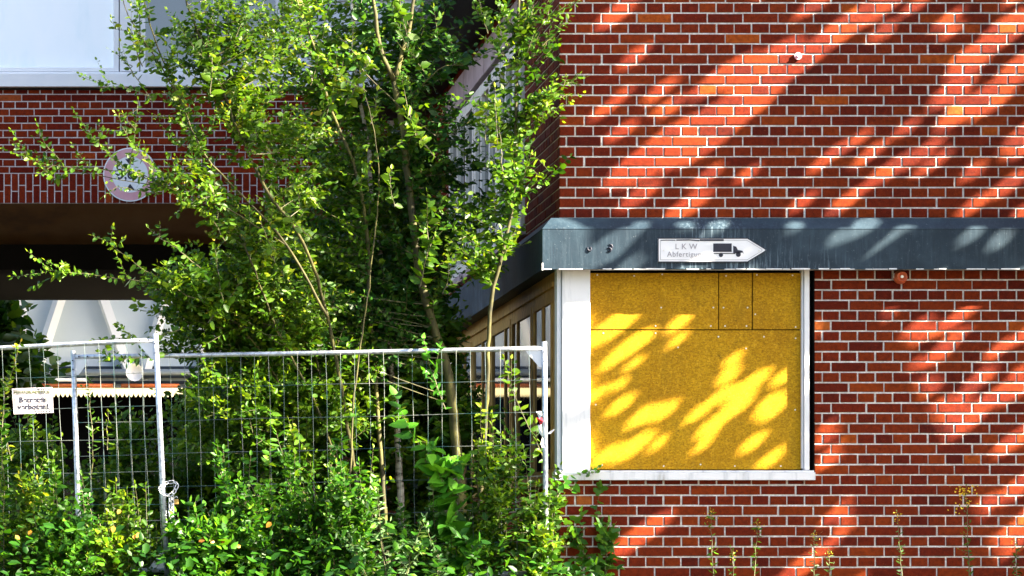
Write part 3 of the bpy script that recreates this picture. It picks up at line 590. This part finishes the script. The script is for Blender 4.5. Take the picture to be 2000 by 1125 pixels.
def plant(name, label, cat, stems, blobs=(), wands=(), size=.055, gap=.022, leafm='leaf_g', bark='bark', twigs=3, shape='oval', wd=1., group=None, maxbr=1.3, stemname='trunk', tw=(.10,.28), leafname='crown', up=.5, upb=.25):
    """stems: [(pts(px,py,y), r0, r1)]; blobs: (px,py,rx,ry,y,dy,count); wands: leafy polylines (px,py,y)"""
    SP = []; tb = MB(); lv = Leaves(); br = MB()
    allp = [P(*q) for s_ in stems for q in s_[0]] or [P(*q) for q in wands[0] if isinstance(q, tuple)]
    root = min(allp, key=lambda v: v.z).copy(); E = empty(name, root, label, cat, group)
    for pts, r0, r1 in stems:
        q = [P(*p) for p in pts]; d = []
        for i in range(len(q)-1):
            n = max(2, int((q[i+1]-q[i]).length/.09))
            for j in range(n):
                t = j/n; a = q[i-1] if i else q[i]*2-q[i+1]; e = q[i+2] if i+2 < len(q) else q[i+1]*2-q[i]; t2, t3 = t*t, t*t*t
                d.append(.5*((2*q[i])+(q[i+1]-a)*t+(2*a-5*q[i]+4*q[i+1]-e)*t2+(3*q[i]-a-3*q[i+1]+e)*t3)+rv(.003))
        d.append(q[-1]); k = len(d); tb.tube(d, [r0+(r1-r0)*i/(k-1)+random.uniform(-.04,.05)*r0 for i in range(k)], 8)
        SP += [(d[i], i/(k-1)) for i in range(k)]
    arr = np.array([tuple(p) for p, _ in SP]) if SP else None
    for (px, py, rx, ry, y, dy, cnt) in blobs:
        for _ in range(cnt):
            while True:
                a, b_ = random.uniform(-1,1), random.uniform(-1,1)
                if a*a+b_*b_ < 1: break
            Q = P(px+a*rx, py+b_*ry, y+random.uniform(-1,1)*dy); dd = arr-np.array(Q); dist = np.linalg.norm(dd, axis=1)
            cost = dist+np.maximum(0, dd[:,2]+.12)*2.5+RNG.uniform(0,.15,len(dist)); i = int(cost.argmin()); A = Vector(arr[i]); D_ = Q-A
            if D_.length > maxbr: A = Q-D_.normalized()*maxbr
            ln = (Q-A).length; mid = A.lerp(Q,.5)+Vector((0,0,-.12*ln))+rv(.05*ln)+Vector((0,0,upb*ln*.3)); pts = bez(A, mid, Q, 6)
            lead = min(.999, max(.0, 1-.45/max(ln,.01))); cut = int(lead*5)
            if cut > 0 and D_.length <= maxbr: br.tube(pts[:cut+1], .0035, 4, caps=False)
            tone = random.random(); leafy(br, lv, pts[cut:] if len(pts[cut:]) > 1 else pts[-2:], size, gap, wd, up, .0028, tone=tone)
            outd = (Q-pts[-3]).normalized()
            for _k in range(twigs):
                s0 = pts[random.randint(min(cut+1,4),5)]; dr = (outd*.7+rv(.55)+Vector((0,0,upb))).normalized(); l_ = random.uniform(*tw)
                leafy(br, lv, bez(s0, s0+dr*l_*.5+Vector((0,0,.01)), s0+dr*l_+Vector((0,0,random.uniform(-.05,.04))), 4), size, gap, wd, up, .0018, tone=tone)
    for wnd in wands:
        opts = {}
        if isinstance(wnd[-1], dict): opts = wnd[-1]; wnd = wnd[:-1]
        q = [P(*p) for p in wnd]; d = []
        for i in range(len(q)-1):
            for j in range(4): d.append(q[i].lerp(q[i+1], j/4)+rv(.004))
        d.append(q[-1]); tone = random.random()
        leafy(br, lv, d, opts.get('size', size), opts.get('gap', gap), opts.get('wd', wd), up, opts.get('r', .005), tone=tone)
        for _k in range(opts.get('side', 4)):
            i = random.randint(1, len(d)-2); t = (d[i+1]-d[i-1]).normalized(); dr = (t*.6+rv(.5)+Vector((0,0,.35))).normalized(); l_ = random.uniform(*opts.get('tw', tw))
            leafy(br, lv, bez(d[i], d[i]+dr*l_*.5, d[i]+dr*l_, 4), opts.get('size', size)*.9, opts.get('gap', gap), wd, up, .002, tone=tone)
    if tb.v: tb.build(stemname, M[bark], E, smooth=True)
    if br.v: br.build('twigs' if name in ('tree','shrub','birch_tree','dark_shrub') else 'stem', M['twig'], E)
    lv.build(leafname, M[leafm], E, shape); plant.total += len(lv.P); return E
plant.total = 0
# ---- trees in front of the gateway
random.seed(101)
plant('birch_tree', 'birch with a slender pale spotted trunk in the middle of the thicket', 'tree',
 [([(790,1140,.9),(775,830,.9),(760,680,.9),(745,520,.9),(728,400,.9),(718,280,.9),(700,180,.9),(690,60,.9),(688,-60,.9)], .034, .010)],
 [(700,100,150,120,1.2,.5,46),(700,330,140,150,1.3,.5,54),(620,520,110,120,1.3,.5,44),(790,420,90,140,1.4,.5,36)], size=.05, leafm='leaf_g', bark='birch')
plant('tree', 'forked tree with an olive trunk leaning left beside the return wall', 'tree',
 [([(915,1140,.35),(882,775,.35),(860,680,.35),(822,550,.35),(803,400,.35),(787,260,.35),(770,160,.35)], .050, .024),
  ([(770,160,.35),(742,90,.3),(733,30,.3),(722,-60,.3)], .022, .012), ([(770,160,.35),(792,80,.4),(803,30,.4),(818,-60,.4)], .020, .012), ([(700,130,.3),(740,170,.3),(800,225,.2),(850,265,.1)], .008,.005), ([(773,205,.3),(800,190,.2),(840,150,.1),(870,128,.1),(905,128,.1)], .006,.004)],
 [(760,90,110,100,.7,.4,36),(850,190,80,130,.6,.5,26),(860,380,80,120,.7,.5,42),(780,560,110,110,.8,.5,50),(890,60,80,80,.5,.4,8),(690,620,120,90,.5,.4,50)], size=.055, leafm='leaf_d')
plant('tree', 'thin upright green stemmed sapling close to the left corner of the brick wall', 'tree',
 [([(930,1140,-.1),(950,780,-.1),(955,640,-.1),(965,560,-.1),(985,480,-.1),(1002,390,-.1),(1008,230,-.1),(1010,80,-.1),(1016,-60,-.1)], .021, .010)],
 [(1000,50,70,70,-.1,.25,12),(1040,230,50,90,-.1,.2,7),(940,250,70,110,.1,.4,13),(930,430,80,100,.2,.4,28),(1010,350,40,80,-.1,.2,7),(1060,60,40,60,-.15,.1,5),(1070,210,30,40,-.15,.1,4),(1070,300,25,50,-.15,.1,2)], size=.055, leafm='leaf_g', maxbr=.7)
plant('tree', 'many stemmed willow like shrub leaning left over the gateway sign', 'tree',
 [([(730,1140,.0),(690,900,.0),(640,620,-.2),(590,470,-.5),(520,370,-.5),(468,260,-.5),(440,190,-.5),(400,90,-.5),(372,30,-.5),(350,-60,-.5)], .020, .007),
  ([(640,620,-.4),(560,480,-.5),(490,400,-.5),(400,300,-.6),(345,180,-.6),(300,70,-.6),(270,-50,-.6)], .012, .004),
  ([(700,1140,.0),(640,850,.0),(540,640,-.2),(490,510,-.5),(445,420,-.5),(410,365,-.5)], .013, .006),
  ([(560,480,-.5),(430,400,-.6),(340,370,-.7),(240,352,-.7),(140,335,-.7),(60,320,-.7)], .006, .002),
  ([(345,180,-.6),(290,90,-.6),(250,30,-.6),(230,-40,-.6)], .006, .003)],
 [(450,110,100,120,-.3,.3,36),(530,60,80,90,-.2,.3,26),(340,90,60,90,-.5,.2,10),(270,60,40,80,-.6,.15,5),(400,250,80,80,-.4,.3,15),(500,230,70,100,-.3,.3,26),(470,430,80,70,-.3,.3,32),(360,350,60,40,-.65,.2,13),(540,560,100,90,.0,.3,44),(440,560,80,60,-.1,.2,28),(610,300,50,110,-.1,.3,22)],
 wands=[[(330,370,-.7),(250,335,-.72),(150,330,-.72),(90,320,-.72),(30,300,-.72),{'side':13,'gap':.018}],[(130,330,-.7),(95,290,-.72),(75,262,-.72),{'side':3}],[(250,345,-.7),(262,270,-.72),(270,195,-.72),{'side':4}],[(250,335,-.7),(190,280,-.72),(150,225,-.72),{'side':5}],[(300,330,-.7),(250,270,-.72),(225,220,-.72),{'side':4}],
  [(300,190,-.6),(240,170,-.65),(190,172,-.65),{'side':4}],[(300,350,-.7),(262,335,-.73),(225,320,-.73),{'side':1}],[(310,380,-.7),(270,372,-.73),(228,365,-.73),(200,385,-.73),{'side':2}],[(280,130,-.6),(250,60,-.6),(215,55,-.6),{'side':3}],[(300,200,-.6),(250,130,-.6),(235,100,-.6),{'side':3}],[(140,335,-.7),(110,350,-.72),(60,310,-.72),{'side':3}]],
 size=.048, gap=.019, leafm='leaf_y', maxbr=.8)
plant('tree', 'slim tree with a light stem rising left of the birch', 'tree',
 [([(760,1140,.4),(738,800,.4),(722,600,.4),(715,430,.4),(690,320,.4),(645,210,.4),(620,110,.4),(582,10,.4),(570,-60,.4)], .022, .009)],
 [(600,90,110,110,.7,.4,50),(640,260,90,110,.8,.4,40),(640,420,110,110,.7,.4,50),(560,640,130,90,.5,.4,56)], size=.05, leafm='leaf_g')
plant('shrub', 'spreading shrub with long leafy branches reaching left across the black gateway', 'shrub',
 [([(640,1140,.1),(600,900,.1),(530,720,.0),(450,620,-.2),(380,570,-.3)], .014, .006),([(620,1140,.1),(560,800,.1),(480,650,.0),(400,520,-.2)], .012, .005),([(650,1140,.2),(640,800,.2),(600,650,.1)], .014,.008)],
 [(400,570,110,60,-.1,.25,56),(470,640,120,60,.1,.3,66),(600,700,150,80,.3,.4,70),(330,600,60,50,-.1,.2,20),(330,660,50,45,.1,.2,10),(450,760,110,60,.1,.4,40),(400,850,90,70,.3,.3,34),(590,820,150,90,.1,.4,56),(360,540,60,40,-.6,.2,18)],
 wands=[[(400,590,-.6),(330,560,-.62),(250,545,-.62),(170,535,-.62),(100,530,-.62),(22,540,-.62),{'side':18,'gap':.017}],[(330,560,-.6),(260,510,-.62),(215,475,-.62),(180,460,-.62),{'side':4,'tw':(.06,.16)}],[(400,530,-.6),(350,490,-.62),(320,470,-.62),(290,445,-.62),{'side':3,'tw':(.06,.14)}],[(440,470,-.6),(410,420,-.6),(370,400,-.62),(350,400,-.62),{'side':6}],
  [(360,640,-.5),(290,665,-.5),(220,660,-.5),(180,665,-.5),{'side':3}],[(330,690,-.5),(270,700,-.5),(200,705,-.5),{'side':5}]],
 size=.055, gap=.019, leafm='leaf_g', maxbr=.7)
plant('dark_shrub', 'deep green thicket filling the shade behind the trunks', 'shrub',
 [([(560,1140,2.),(560,800,2.),(570,500,2.)], .03,.015),([(700,1140,2.2),(720,800,2.2),(740,450,2.2)], .03,.015),([(820,1140,2.2),(830,850,2.2),(830,550,2.2)], .03,.015),([(430,1140,2.),(420,900,2.),(440,700,2.)], .02,.01)],
 [(620,600,140,140,1.6,.8,110),(740,450,120,180,2.0,.8,110),(820,680,90,160,1.8,.8,100),(500,780,150,110,1.2,.8,130),(700,850,150,120,1.2,.9,140),(700,760,180,60,.9,.5,60),(900,800,60,90,1.,.5,40),(420,900,90,90,2.,.6,60),(560,1000,200,100,1.8,.7,120),(850,950,100,140,1.8,.6,90),(300,960,120,90,1.5,.5,70)], size=.07, gap=.026, leafm='leaf_g', maxbr=1.0)
for i in range(30):
    x, y_ = random.uniform(400,1000), random.uniform(60,640); a = random.uniform(-2.5,-.7); l_ = random.uniform(60,130); d_ = random.uniform(-.75,-.1)
    RW = globals().setdefault('RW', []); RW.append([(x,y_,d_),(x+math.cos(a)*l_*.5,y_+math.sin(a)*l_*.5+8,d_),(x+math.cos(a)*l_,y_+math.sin(a)*l_,d_),{'side':3,'tw':(.06,.2),'size':random.uniform(.055,.08)}])
plant('shrub', 'hazel like shoots with the largest bright leaves in front of the thicket', 'shrub', [([(680,1140,-.4),(690,800,-.4),(720,560,-.4),(740,330,-.4),(700,120,-.4)], .010,.003)], [], RW+[[(1065,900,-.5),(1000,760,-.5),(985,700,-.5),{'side':2}],[(820,560,-.5),(838,480,-.5),(832,425,-.5),{'side':6,'size':.075}]], size=.065, leafm='leaf_y')
plant('shrub', 'loose bush growing behind the left fence panel under the warning sign', 'shrub', [([(60,1150,1.),(50,1000,1.),(40,900,1.)],.008,.004),([(90,1150,1.),(110,1000,1.),(120,920,1.)],.008,.004)], [(40,960,90,90,.9,.4,60),(60,890,70,50,.9,.3,22)], size=.06, leafm='leaf_g', maxbr=.6)
plant('shrub', 'loose bush growing behind the second fence post', 'shrub', [([(240,1150,1.),(230,1000,1.),(235,900,1.)],.008,.004)], [(230,960,90,90,.9,.4,60),(260,860,60,50,.8,.3,18)], size=.06, leafm='leaf_g', maxbr=.6)
# ---- undergrowth along the fence
random.seed(202)
def shrub(label, x, y, top, wdt, n, m='leaf_b', size=.05, name='shrub', **k):
    st = [([(x+random.uniform(-15,15),1150,y),(x+a*.5,(1150+top)/2+20,y),(x+a,top+20,y)], .008,.003) for a in (-wdt*.55,-wdt*.1,wdt*.45)]
    h = 1140-top
    return plant(name, label, 'shrub', st, [(x,top+h*.30,wdt*.8,h*.30,y,.22,int(n*.36)),(x,top+h*.7,wdt,h*.32,y,.25,int(n*.36))], size=size, leafm=m, maxbr=.5, group='undergrowth shrubs along the fence', tw=(.06,.2), leafname='foliage', stemname='stems', bark='twig', wands=[[(x+dx,1150,y),(x+dx*1.1+random.uniform(-8,8),(1150+tp)/2,y),(x+dx*1.2+random.uniform(-22,22),tp,y),{'side':3,'gap':.017,'tw':(.05,.14),'size':size*1.15,'r':.004}] for dx, tp in [(random.uniform(-.7,.7)*wdt, top-random.uniform(-10,95)) for _ in range(4)]], **k)
F_ = [('bushy yellow green shrub at the bottom left corner', 40, -1.1, 925, 80, 80, 'leaf_y', .05),
 ('low bright green shrub below the warning sign', 120, -1.3, 1000, 70, 90, 'leaf_b', .055),
 ('yellow green shrub between the two left fence posts', 225, -1.2, 985, 60, 70, 'leaf_y', .05),
 ('small shrub hugging the foot of the chained post', 285, -1.0, 1030, 50, 45, 'leaf_y', .045),
 ('broad leaved bright green bush right of the chain', 395, -1.4, 1010, 75, 70, 'leaf_b', .075),
 ('tall leafy green shrub left of the goldenrod stalks', 485, -1.3, 945, 60, 75, 'leaf_b', .055),
 ('dense green shrub under the middle of the fence', 590, -1.2, 960, 80, 100, 'leaf_b', .05),
 ('narrow leaved shrub right of the middle of the fence', 680, -1.3, 930, 70, 95, 'leaf_b', .05),
 ('dark low shrub beneath the heart leaved vine', 810, -1.0, 1030, 80, 60, 'leaf_d', .055),
 ('round leaved shrub rising left of the right fence post', 960, -.9, 850, 70, 90, 'leaf_g', .05),
 ('small green shrub at the foot of the right fence post', 1050, -1.0, 960, 45, 60, 'leaf_g', .055)]
for (lab, x, y, top, wd_, n, m_, sz) in F_: shrub(lab, x, y, top, wd_, n, m_, sz)
plant('shrub', 'pale grey green butterfly bush shoots low in the middle', 'shrub', [([(770,1150,-1.5),(750,1080,-1.5),(742,1020,-1.5)],.006,.003)],
 [], [[(760,1150,-1.5),(745,1060,-1.5),(740,1005,-1.5),{'side':9}],[(790,1150,-1.5),(800,1090,-1.5),(812,1060,-1.5),{'side':6}],[(730,1150,-1.5),(700,1090,-1.5),(690,1060,-1.5),{'side':6}],[(850,1150,-1.5),(860,1100,-1.5),(850,1070,-1.5),{'side':5}]], size=.065, wd=.55, leafm='leaf_p', leafname='foliage', stemname='stems', gap=.018)
for lab, w_ in (('tall goldenrod stalk standing left in front of the mesh', [(592,1150,-1.2),(585,1040,-1.2),(560,930,-1.2),(540,845,-1.2)]), ('goldenrod stalk right of the taller one in front of the mesh', [(700,1150,-1.1),(685,1030,-1.1),(665,930,-1.1),(653,868,-1.1)]), ('shorter goldenrod stalk right of the chain', [(470,1150,-1.2),(490,1050,-1.2),(480,945,-1.2)]),
   ('leafy stalk between the two goldenrods', [(640,1150,-1.25),(640,1050,-1.25),(600,960,-1.25),(610,915,-1.25)]), ('green stalk at the far left behind the sign', [(5,1150,-1.2),(8,950,-1.1),(2,850,-1.1),(8,800,-1.)]), ('small stalk left of the gusset plate', [(170,1150,-1.2),(178,1000,-1.2),(160,930,-1.2)]),
   ('leafy shoot in front of the right fence panel near the post', [(1000,1150,-.9),(985,1000,-.9),(1020,900,-.9),(990,840,-.9)])):
    plant('stalk', lab, 'plant', [], wands=[w_+[{'side':2,'gap':.016,'tw':(.05,.12)}]], size=.075, wd=.6, leafm='leaf_b', leafname='leaves', group='tall weed stalks by the fence')
plant('vine', 'climbing vine with big heart shaped leaves in front of the right fence panel', 'vine', [], wands=[
 [(905,1150,-.95),(885,1040,-.92),(870,960,-.9),(838,900,-.88),(805,850,-.87),(785,805,-.86),(770,770,-.86),{'side':0,'gap':.035,'size':.12}],[(900,1150,-.95),(880,1060,-.95),(890,1000,-.95),(860,930,-.95),(900,900,-.95),{'side':3,'gap':.035,'size':.15}],[(870,940,-.9),(830,900,-.9),(850,870,-.9),{'side':0,'gap':.03,'size':.11}],[(930,1100,-.95),(900,1040,-.95),(870,1010,-.95),{'side':1,'gap':.03,'size':.15}],
 [(870,800,-.85),(850,745,-.85),(835,700,-.85),(828,660,-.85),{'side':2,'gap':.03,'size':.06}]], shape='heart', leafm='leaf_big', size=.1, gap=.03, leafname='leaves')
plant('vine', 'vine strand twining up the left fence wires above the warning sign', 'vine', [], wands=[[(22,900,-.92),(4,820,-.9),(10,765,-.9),(28,715,-.9),(40,668,-.9),{'side':5,'gap':.014,'tw':(.04,.08)}],[(20,760,-.85),(0,740,-.85),(-15,720,-.85),{'side':2}]], leafm='leaf_y', size=.05, wd=.8, leafname='leaves')
plant('vine', 'thin vine strand hanging on the mesh right of the second post', 'vine', [], wands=[[(178,940,-.3),(182,860,-.35),(175,790,-.35),(174,735,-.35),{'side':4,'gap':.016,'tw':(.03,.06)}],[(210,880,-.35),(208,835,-.35),(211,805,-.35),{'side':1,'gap':.02,'tw':(.03,.05)}]], leafm='leaf_y', size=.045, wd=.8, leafname='leaves')
random.seed(303)
plant('ivy', 'ivy climbing the brick wall below the white sill', 'ivy', [], wands=[[(1180,1150,-.04),(1185,1060,-.04),(1165,1000,-.04),(1172,950,-.05),{'side':5,'gap':.035,'tw':(.08,.18)}],[(1170,1150,-.05),(1200,1080,-.04),(1190,1020,-.04),{'side':3,'gap':.035}],[(1120,1150,-.08),(1140,1080,-.05),(1130,1040,-.05),{'side':4,'gap':.035}],[(1160,1150,-.05),(1150,1090,-.05),(1110,1050,-.07),{'side':3,'gap':.035}]], shape='ivy', leafm='ivy', size=.085, leafname='leaves')
plant('vine', 'small round leaved vine creeping over the left end of the white sill', 'vine', [], wands=[[(1070,1010,-.5),(1090,960,-.2),(1110,930,-.12),(1140,925,-.1),(1165,922,-.08),{'side':3,'gap':.04,'tw':(.05,.12)}],[(1075,990,-.4),(1100,950,-.2),(1120,960,-.1),{'side':2,'gap':.04}]], shape='heart', leafm='leaf_big', size=.05, leafname='leaves')
def weed(lab, x, top, y=-.25, m='leaf_b', n=4, flower=False, lean=0):
    E = plant('weed', lab, 'weed', [], wands=[[(x+lean,1160,y),(x+lean*.4,(1160+top)/2,y),(x,top,y),{'side':n,'gap':.02,'tw':(.03,.09)}]], size=.035, wd=.6, leafm=m, leafname='leaves', group='weeds at the foot of the brick wall')
    fl = Leaves()
    for _ in range(70 if flower else 16):
        h = 55 if flower else 30; c = P(x+random.gauss(0, 13 if flower else 5), top+abs(random.gauss(0, h*.4)), y+random.uniform(-.03,.03)); fl.add(c, rv(), rv(), .018 if flower else .012, 1.2)
    fl.build('flowers', M['flower'], E)
weed('tall weed with a cluster of yellow flowers against the sunlit bricks', 1887, 950, flower=True, n=6, lean=8)
weed('thin flowering weed below the middle of the board window', 1388, 996, n=5, lean=8)
weed('leafy dark green weed left of the thin dried ones', 1478, 1018, n=7, lean=-6); weed('small dried weed with brown tips near the window corner', 1590, 1040, m='leaf_p', n=2)
weed('dried branching weed on the sunlit bricks', 1752, 1000, m='leaf_p', n=6, lean=14); weed('pale weed at the right edge of the picture', 1982, 1050, n=6, lean=6); weed('tiny weed shoot left of the leafy one', 1432, 1075, n=2); weed('short thin weed between the dried ones', 1620, 1075, n=2, m='leaf_p')
# moss-like tuft growing at the wall corner, near the top
plant('creeper_tuft', 'leafy tuft overhanging the top left corner of the brick wall', 'plant', [], wands=[[(1060,40,-.15),(1095,20,-.15),(1125,5,-.15),{'side':9,'gap':.014,'tw':(.05,.12)}],[(1060,90,-.15),(1090,60,-.15),(1115,30,-.15),{'side':6,'gap':.014,'tw':(.05,.1)}]], size=.04, wd=.5, leafm='leaf_y', leafname='leaves')
plant('creeper_tuft', 'leafy twig crossing the corner halfway up the upper wall', 'plant', [], wands=[[(1030,230,-.12),(1070,190,-.15),(1100,170,-.15),(1130,150,-.15),{'side':9,'gap':.014,'tw':(.05,.12)}],[(1040,200,-.12),(1080,190,-.15),(1115,185,-.15),{'side':7,'gap':.014,'tw':(.05,.1)}]], size=.045, wd=.5, leafm='leaf_g', leafname='leaves')
# yellowed single leaves
lv = Leaves()
for (x, y_) in ((235,995),(222,1027),(275,1040),(262,1045),(60,1035),(30,1045),(420,1060),(440,1052),(470,1065),(400,1050),(530,1020)):
    lv.add(P(x,y_,-1.62), Vector((random.uniform(-1,1),-.3,random.uniform(-1,.3))), Vector((random.uniform(-.4,.4),-1,.4)), random.uniform(.035,.06), 1.1)
tag(lv.build('yellow_leaves', M['dry'], None, 'oval'), 'scattered yellowed leaves among the green undergrowth', 'leaves', kind='stuff')
# ground cover
lv = Leaves(); random.seed(404)
for _ in range(3800):
    x = random.uniform(-6.5,.1); y_ = random.uniform(-2.2,1.6); h = random.random()**1.6*(.38 if x < -.4 else .2)
    h *= .65+.5*math.sin(x*2.3+y_)*.5+.3
    lv.add((x,y_,h), Vector((random.gauss(0,1),random.gauss(0,1)-.4,random.gauss(.2,.5))), Vector((random.gauss(0,.5),-.5,1)), random.uniform(.05,.10), random.uniform(.7,1.3), random.betavariate(1.2,2.5))
tag(lv.build('ground_cover', M['leaf_b'], None), 'tangle of low green weeds covering the ground along the fence', 'ground cover', kind='stuff')
# dark tree beyond the gateway, left edge
plant('dark_shrub', 'dark bush silhouetted against the pale warehouse at the left edge', 'shrub', [([(-60,1130,25),(-50,800,25),(-40,620,25)],.08,.03)], [(-10,690,60,50,25,.8,30),(-10,620,30,60,25,.8,14),(-60,720,60,130,25,.8,30),(30,730,50,30,25,.5,12)], size=.26, gap=.09, leafm='leaf_d', maxbr=2.5, tw=(.3,.7))
# ------------------------------------------------------------------ the tree outside the frame on the right whose crown dapples the wall
random.seed(505)
TD = 6.0
HOLES = [ # px, py, half length, half width on the wall, where sun comes through
(1240,320,60,18),(1300,290,95,30),(1380,255,95,36),(1450,205,85,30),(1490,130,75,22),(1410,150,60,16),(1560,120,85,20),(1640,60,90,18),(1720,15,60,14),(1250,380,45,12),(1215,255,32,10),(1240,110,34,10),(1205,25,36,14),(1340,405,48,14),(1310,205,30,10),(1380,345,34,10),(1180,215,26,8),(1590,10,40,10),(1460,340,26,8),
(1965,60,55,22),(1900,115,50,18),(1860,180,42,18),(1935,190,50,22),(1995,130,50,20),(1880,215,48,16),(1800,300,50,10),(1740,330,58,12),(1700,300,36,8),(1900,335,26,10),(1970,360,40,12),(1900,402,38,10),(1725,60,28,10),(1850,40,28,10),(1650,395,45,10),(1570,392,30,9),(1770,250,24,7),(2020,260,60,26),(1995,420,36,12),
(1250,440,34,9),(1340,437,24,10),(1400,440,44,10),(1180,490,48,20),(1550,440,26,9),(1690,436,62,13),(1745,460,32,12),(1710,490,34,10),(1880,465,26,11),(1935,475,24,12),(1620,470,20,6),
(1200,635,70,22),(1330,628,32,12),(1240,670,50,16),(1172,765,20,8),(1217,787,30,13),(1262,808,36,15),(1302,800,30,14),(1240,870,46,15),(1190,885,30,12),(1437,698,20,9),(1427,730,24,13),(1477,742,38,14),(1420,765,24,11),(1512,790,36,24),(1442,792,46,15),(1395,832,32,14),(1370,802,25,10),(1476,862,28,13),(1512,892,26,13),(1532,735,18,12),(1330,660,20,8),
(1125,640,36,26),(1120,760,40,40),(1125,880,40,34),(1110,700,30,20),(1130,590,26,12),
(1724,620,20,13),(1605,640,18,14),(1792,640,26,10),(1640,672,30,10),(1832,695,26,10),(1760,732,42,12),(1690,742,36,11),(1660,805,52,15),(1762,775,52,14),(1832,812,44,24),(1882,822,46,20),(1932,782,60,12),(1912,740,30,12),(1955,680,30,10),(1640,880,42,15),(1722,862,42,12),(1700,992,64,18),(1650,992,40,12),(1732,972,50,12),(1770,935,50,10),(1830,950,36,8),(1560,1110,42,14),(1722,1100,44,14),(1835,1055,72,12),(1962,1062,62,24),(1902,1000,42,11),(1992,950,42,14),(1250,1045,62,16),(1980,860,36,12),(1610,1070,30,9),(1990,760,40,10)]
for _ in range(26):
    if random.random() < .5: HOLES.append((random.uniform(1180,2020), random.uniform(-20,420), random.uniform(16,40), random.uniform(6,10)))
    else: HOLES.append((random.uniform(1590,2020), random.uniform(590,1140), random.uniform(16,40), random.uniform(6,10)))
for _ in range(7): HOLES.append((random.uniform(1180,1520), random.uniform(650,890), random.uniform(12,15), random.uniform(5,7)))
BP = [1.0 if (1140 < h[0] < 1570 and 590 < h[1] < 930) else 1.32 if (h[3] >= 14 or (h[0] > 1590 and h[1] > 580)) else 1.08 for h in HOLES]
hx = np.array([W(h[0]) for h in HOLES]); hz = np.array([H(h[1]) for h in HOLES]); ha = np.array([max(h[2]*f*.95-4,10)/245 for h, f in zip(HOLES, BP)]); hb = np.array([max(h[3]*(.70 if f == 1 else .98),6 if f == 1 else 8.5)/245 for h, f in zip(HOLES, BP)])
ang = math.atan2(SUN.z, SUN.x); ca, sa = math.cos(ang), math.sin(ang)
hq = [((-85,63) if 424 < h[1] < 530 else (18,-13) if f == 1 and h[0] > 1152 else (-11,8) if f == 1 else (0,0)) for h, f in zip(HOLES, BP)]
hx = hx+np.array([q[0] for q in hq])/245; hz = hz-np.array([q[1] for q in hq])/245
def holed(x, z, mrg=0.):
    dx = x-hx; dz = z-hz; u = dx*ca+dz*sa; v = -dx*sa+dz*ca
    return bool((((u/(ha+mrg*3))**2+(v/(hb+mrg))**2) < 1).any())
OT = empty('tree', (9.8,-3.2,-.1), 'large tree right of the frame whose crown shades the brick wall', 'tree')
s3 = np.array(SUN)
def crown(cnt, lv, x0, x1, z0, z1, test=True):
    n = 0
    while n < cnt:
        x = random.uniform(x0,x1); z = random.uniform(z0,z1)
        # crown edge: sparse beyond the wall
        sz = random.uniform(.032,.058)
        if test and holed(x, z, sz*.45): continue
        t = TD+max(-.9, random.gauss(0,.5)); Q = Vector((x,0,z))+SUN*t; d = rv().normalized()
        lv.add(Q-d*sz*.5, d, rv(), sz, 1.4); n += 1
lv = Leaves(); crown(62000, lv, W(1060), W(2130), H(1160), H(-40)); crown(7000, lv, -.1, 6., -.6, 6.4)
lv.build('crown', M['leaf_d'], OT)
b = MB(); base0 = Vector((8.9,-2.2,-.3)); c1 = Vector((2.2,0,2.4))+SUN*TD
b.tube([base0, Vector((8.8,-2.3,2.5)), Vector((8.4,-2.4,4.6)), c1+SUN*.8], [.30,.24,.18,.08], 12)
b.build('trunk', M['bark'], OT, smooth=True)
# second roadside tree further out: its broken crown flecks the thicket and the fence
random.seed(606)
OT2 = empty('tree', (8.8,-5.4,-.4), 'tall tree right of the frame throwing broken shade over the thicket and fence', 'tree')
lv = Leaves()
for _ in range(135):
    cx, cz, ct = random.uniform(-8,-.75), random.uniform(-2.8,4.6), random.uniform(16.,18.5)
    for _k in range(52):
        o_ = rv(.16); x = min(cx+o_.x, -.55); d = rv().normalized()
        lv.add(Vector((x,0,cz+o_.z))+SUN*(ct+o_.y*2), d, rv(), random.uniform(.06,.11), 1.3)
lv.build('crown', M['leaf_d'], OT2)
b = MB(); b.tube([Vector((8.8,-5.4,-.9)), Vector((8.9,-5.5,4.)), Vector((9.1,-5.5,8.)), Vector((8.9,-5.5,12.))], [.34,.26,.18,.06], 12); b.build('trunk', M['bark'], OT2, smooth=True)
for k, (x, y, h, rr) in enumerate(((-31,-33,9,5),(-20,-40,9.5,5.5),(-9,-41,9,5),(3,-39,12,6.5),(14,-34,21,9.5),(28,-35,20,9.5),(-42,-30,10,6))):  # unseen tree row, added to block low sky light from the walls
    T_ = empty('tree', (x,y,-1.6), 'broad unseen tree added behind the viewpoint to dim the sky light', 'tree', 'unseen trees added behind the viewpoint to dim the sky light'); lv = Leaves()
    for _ in range(3000):
        v = rv().normalized()*rr*random.random()**.4; v.z *= .9; lv.add(Vector((x,y,h*.55))+v, rv(), rv(), random.uniform(.35,.6), 1.3)
    lv.build('crown', M['leaf_d'], T_); b = MB(); b.tube([Vector((x,y,-1.7)), Vector((x+.2,y,h*.3)), Vector((x,y,h*.8))], [.35,.25,.08], 10); b.build('trunk', M['bark'], T_, smooth=True)
print('LEAVES', plant.total)
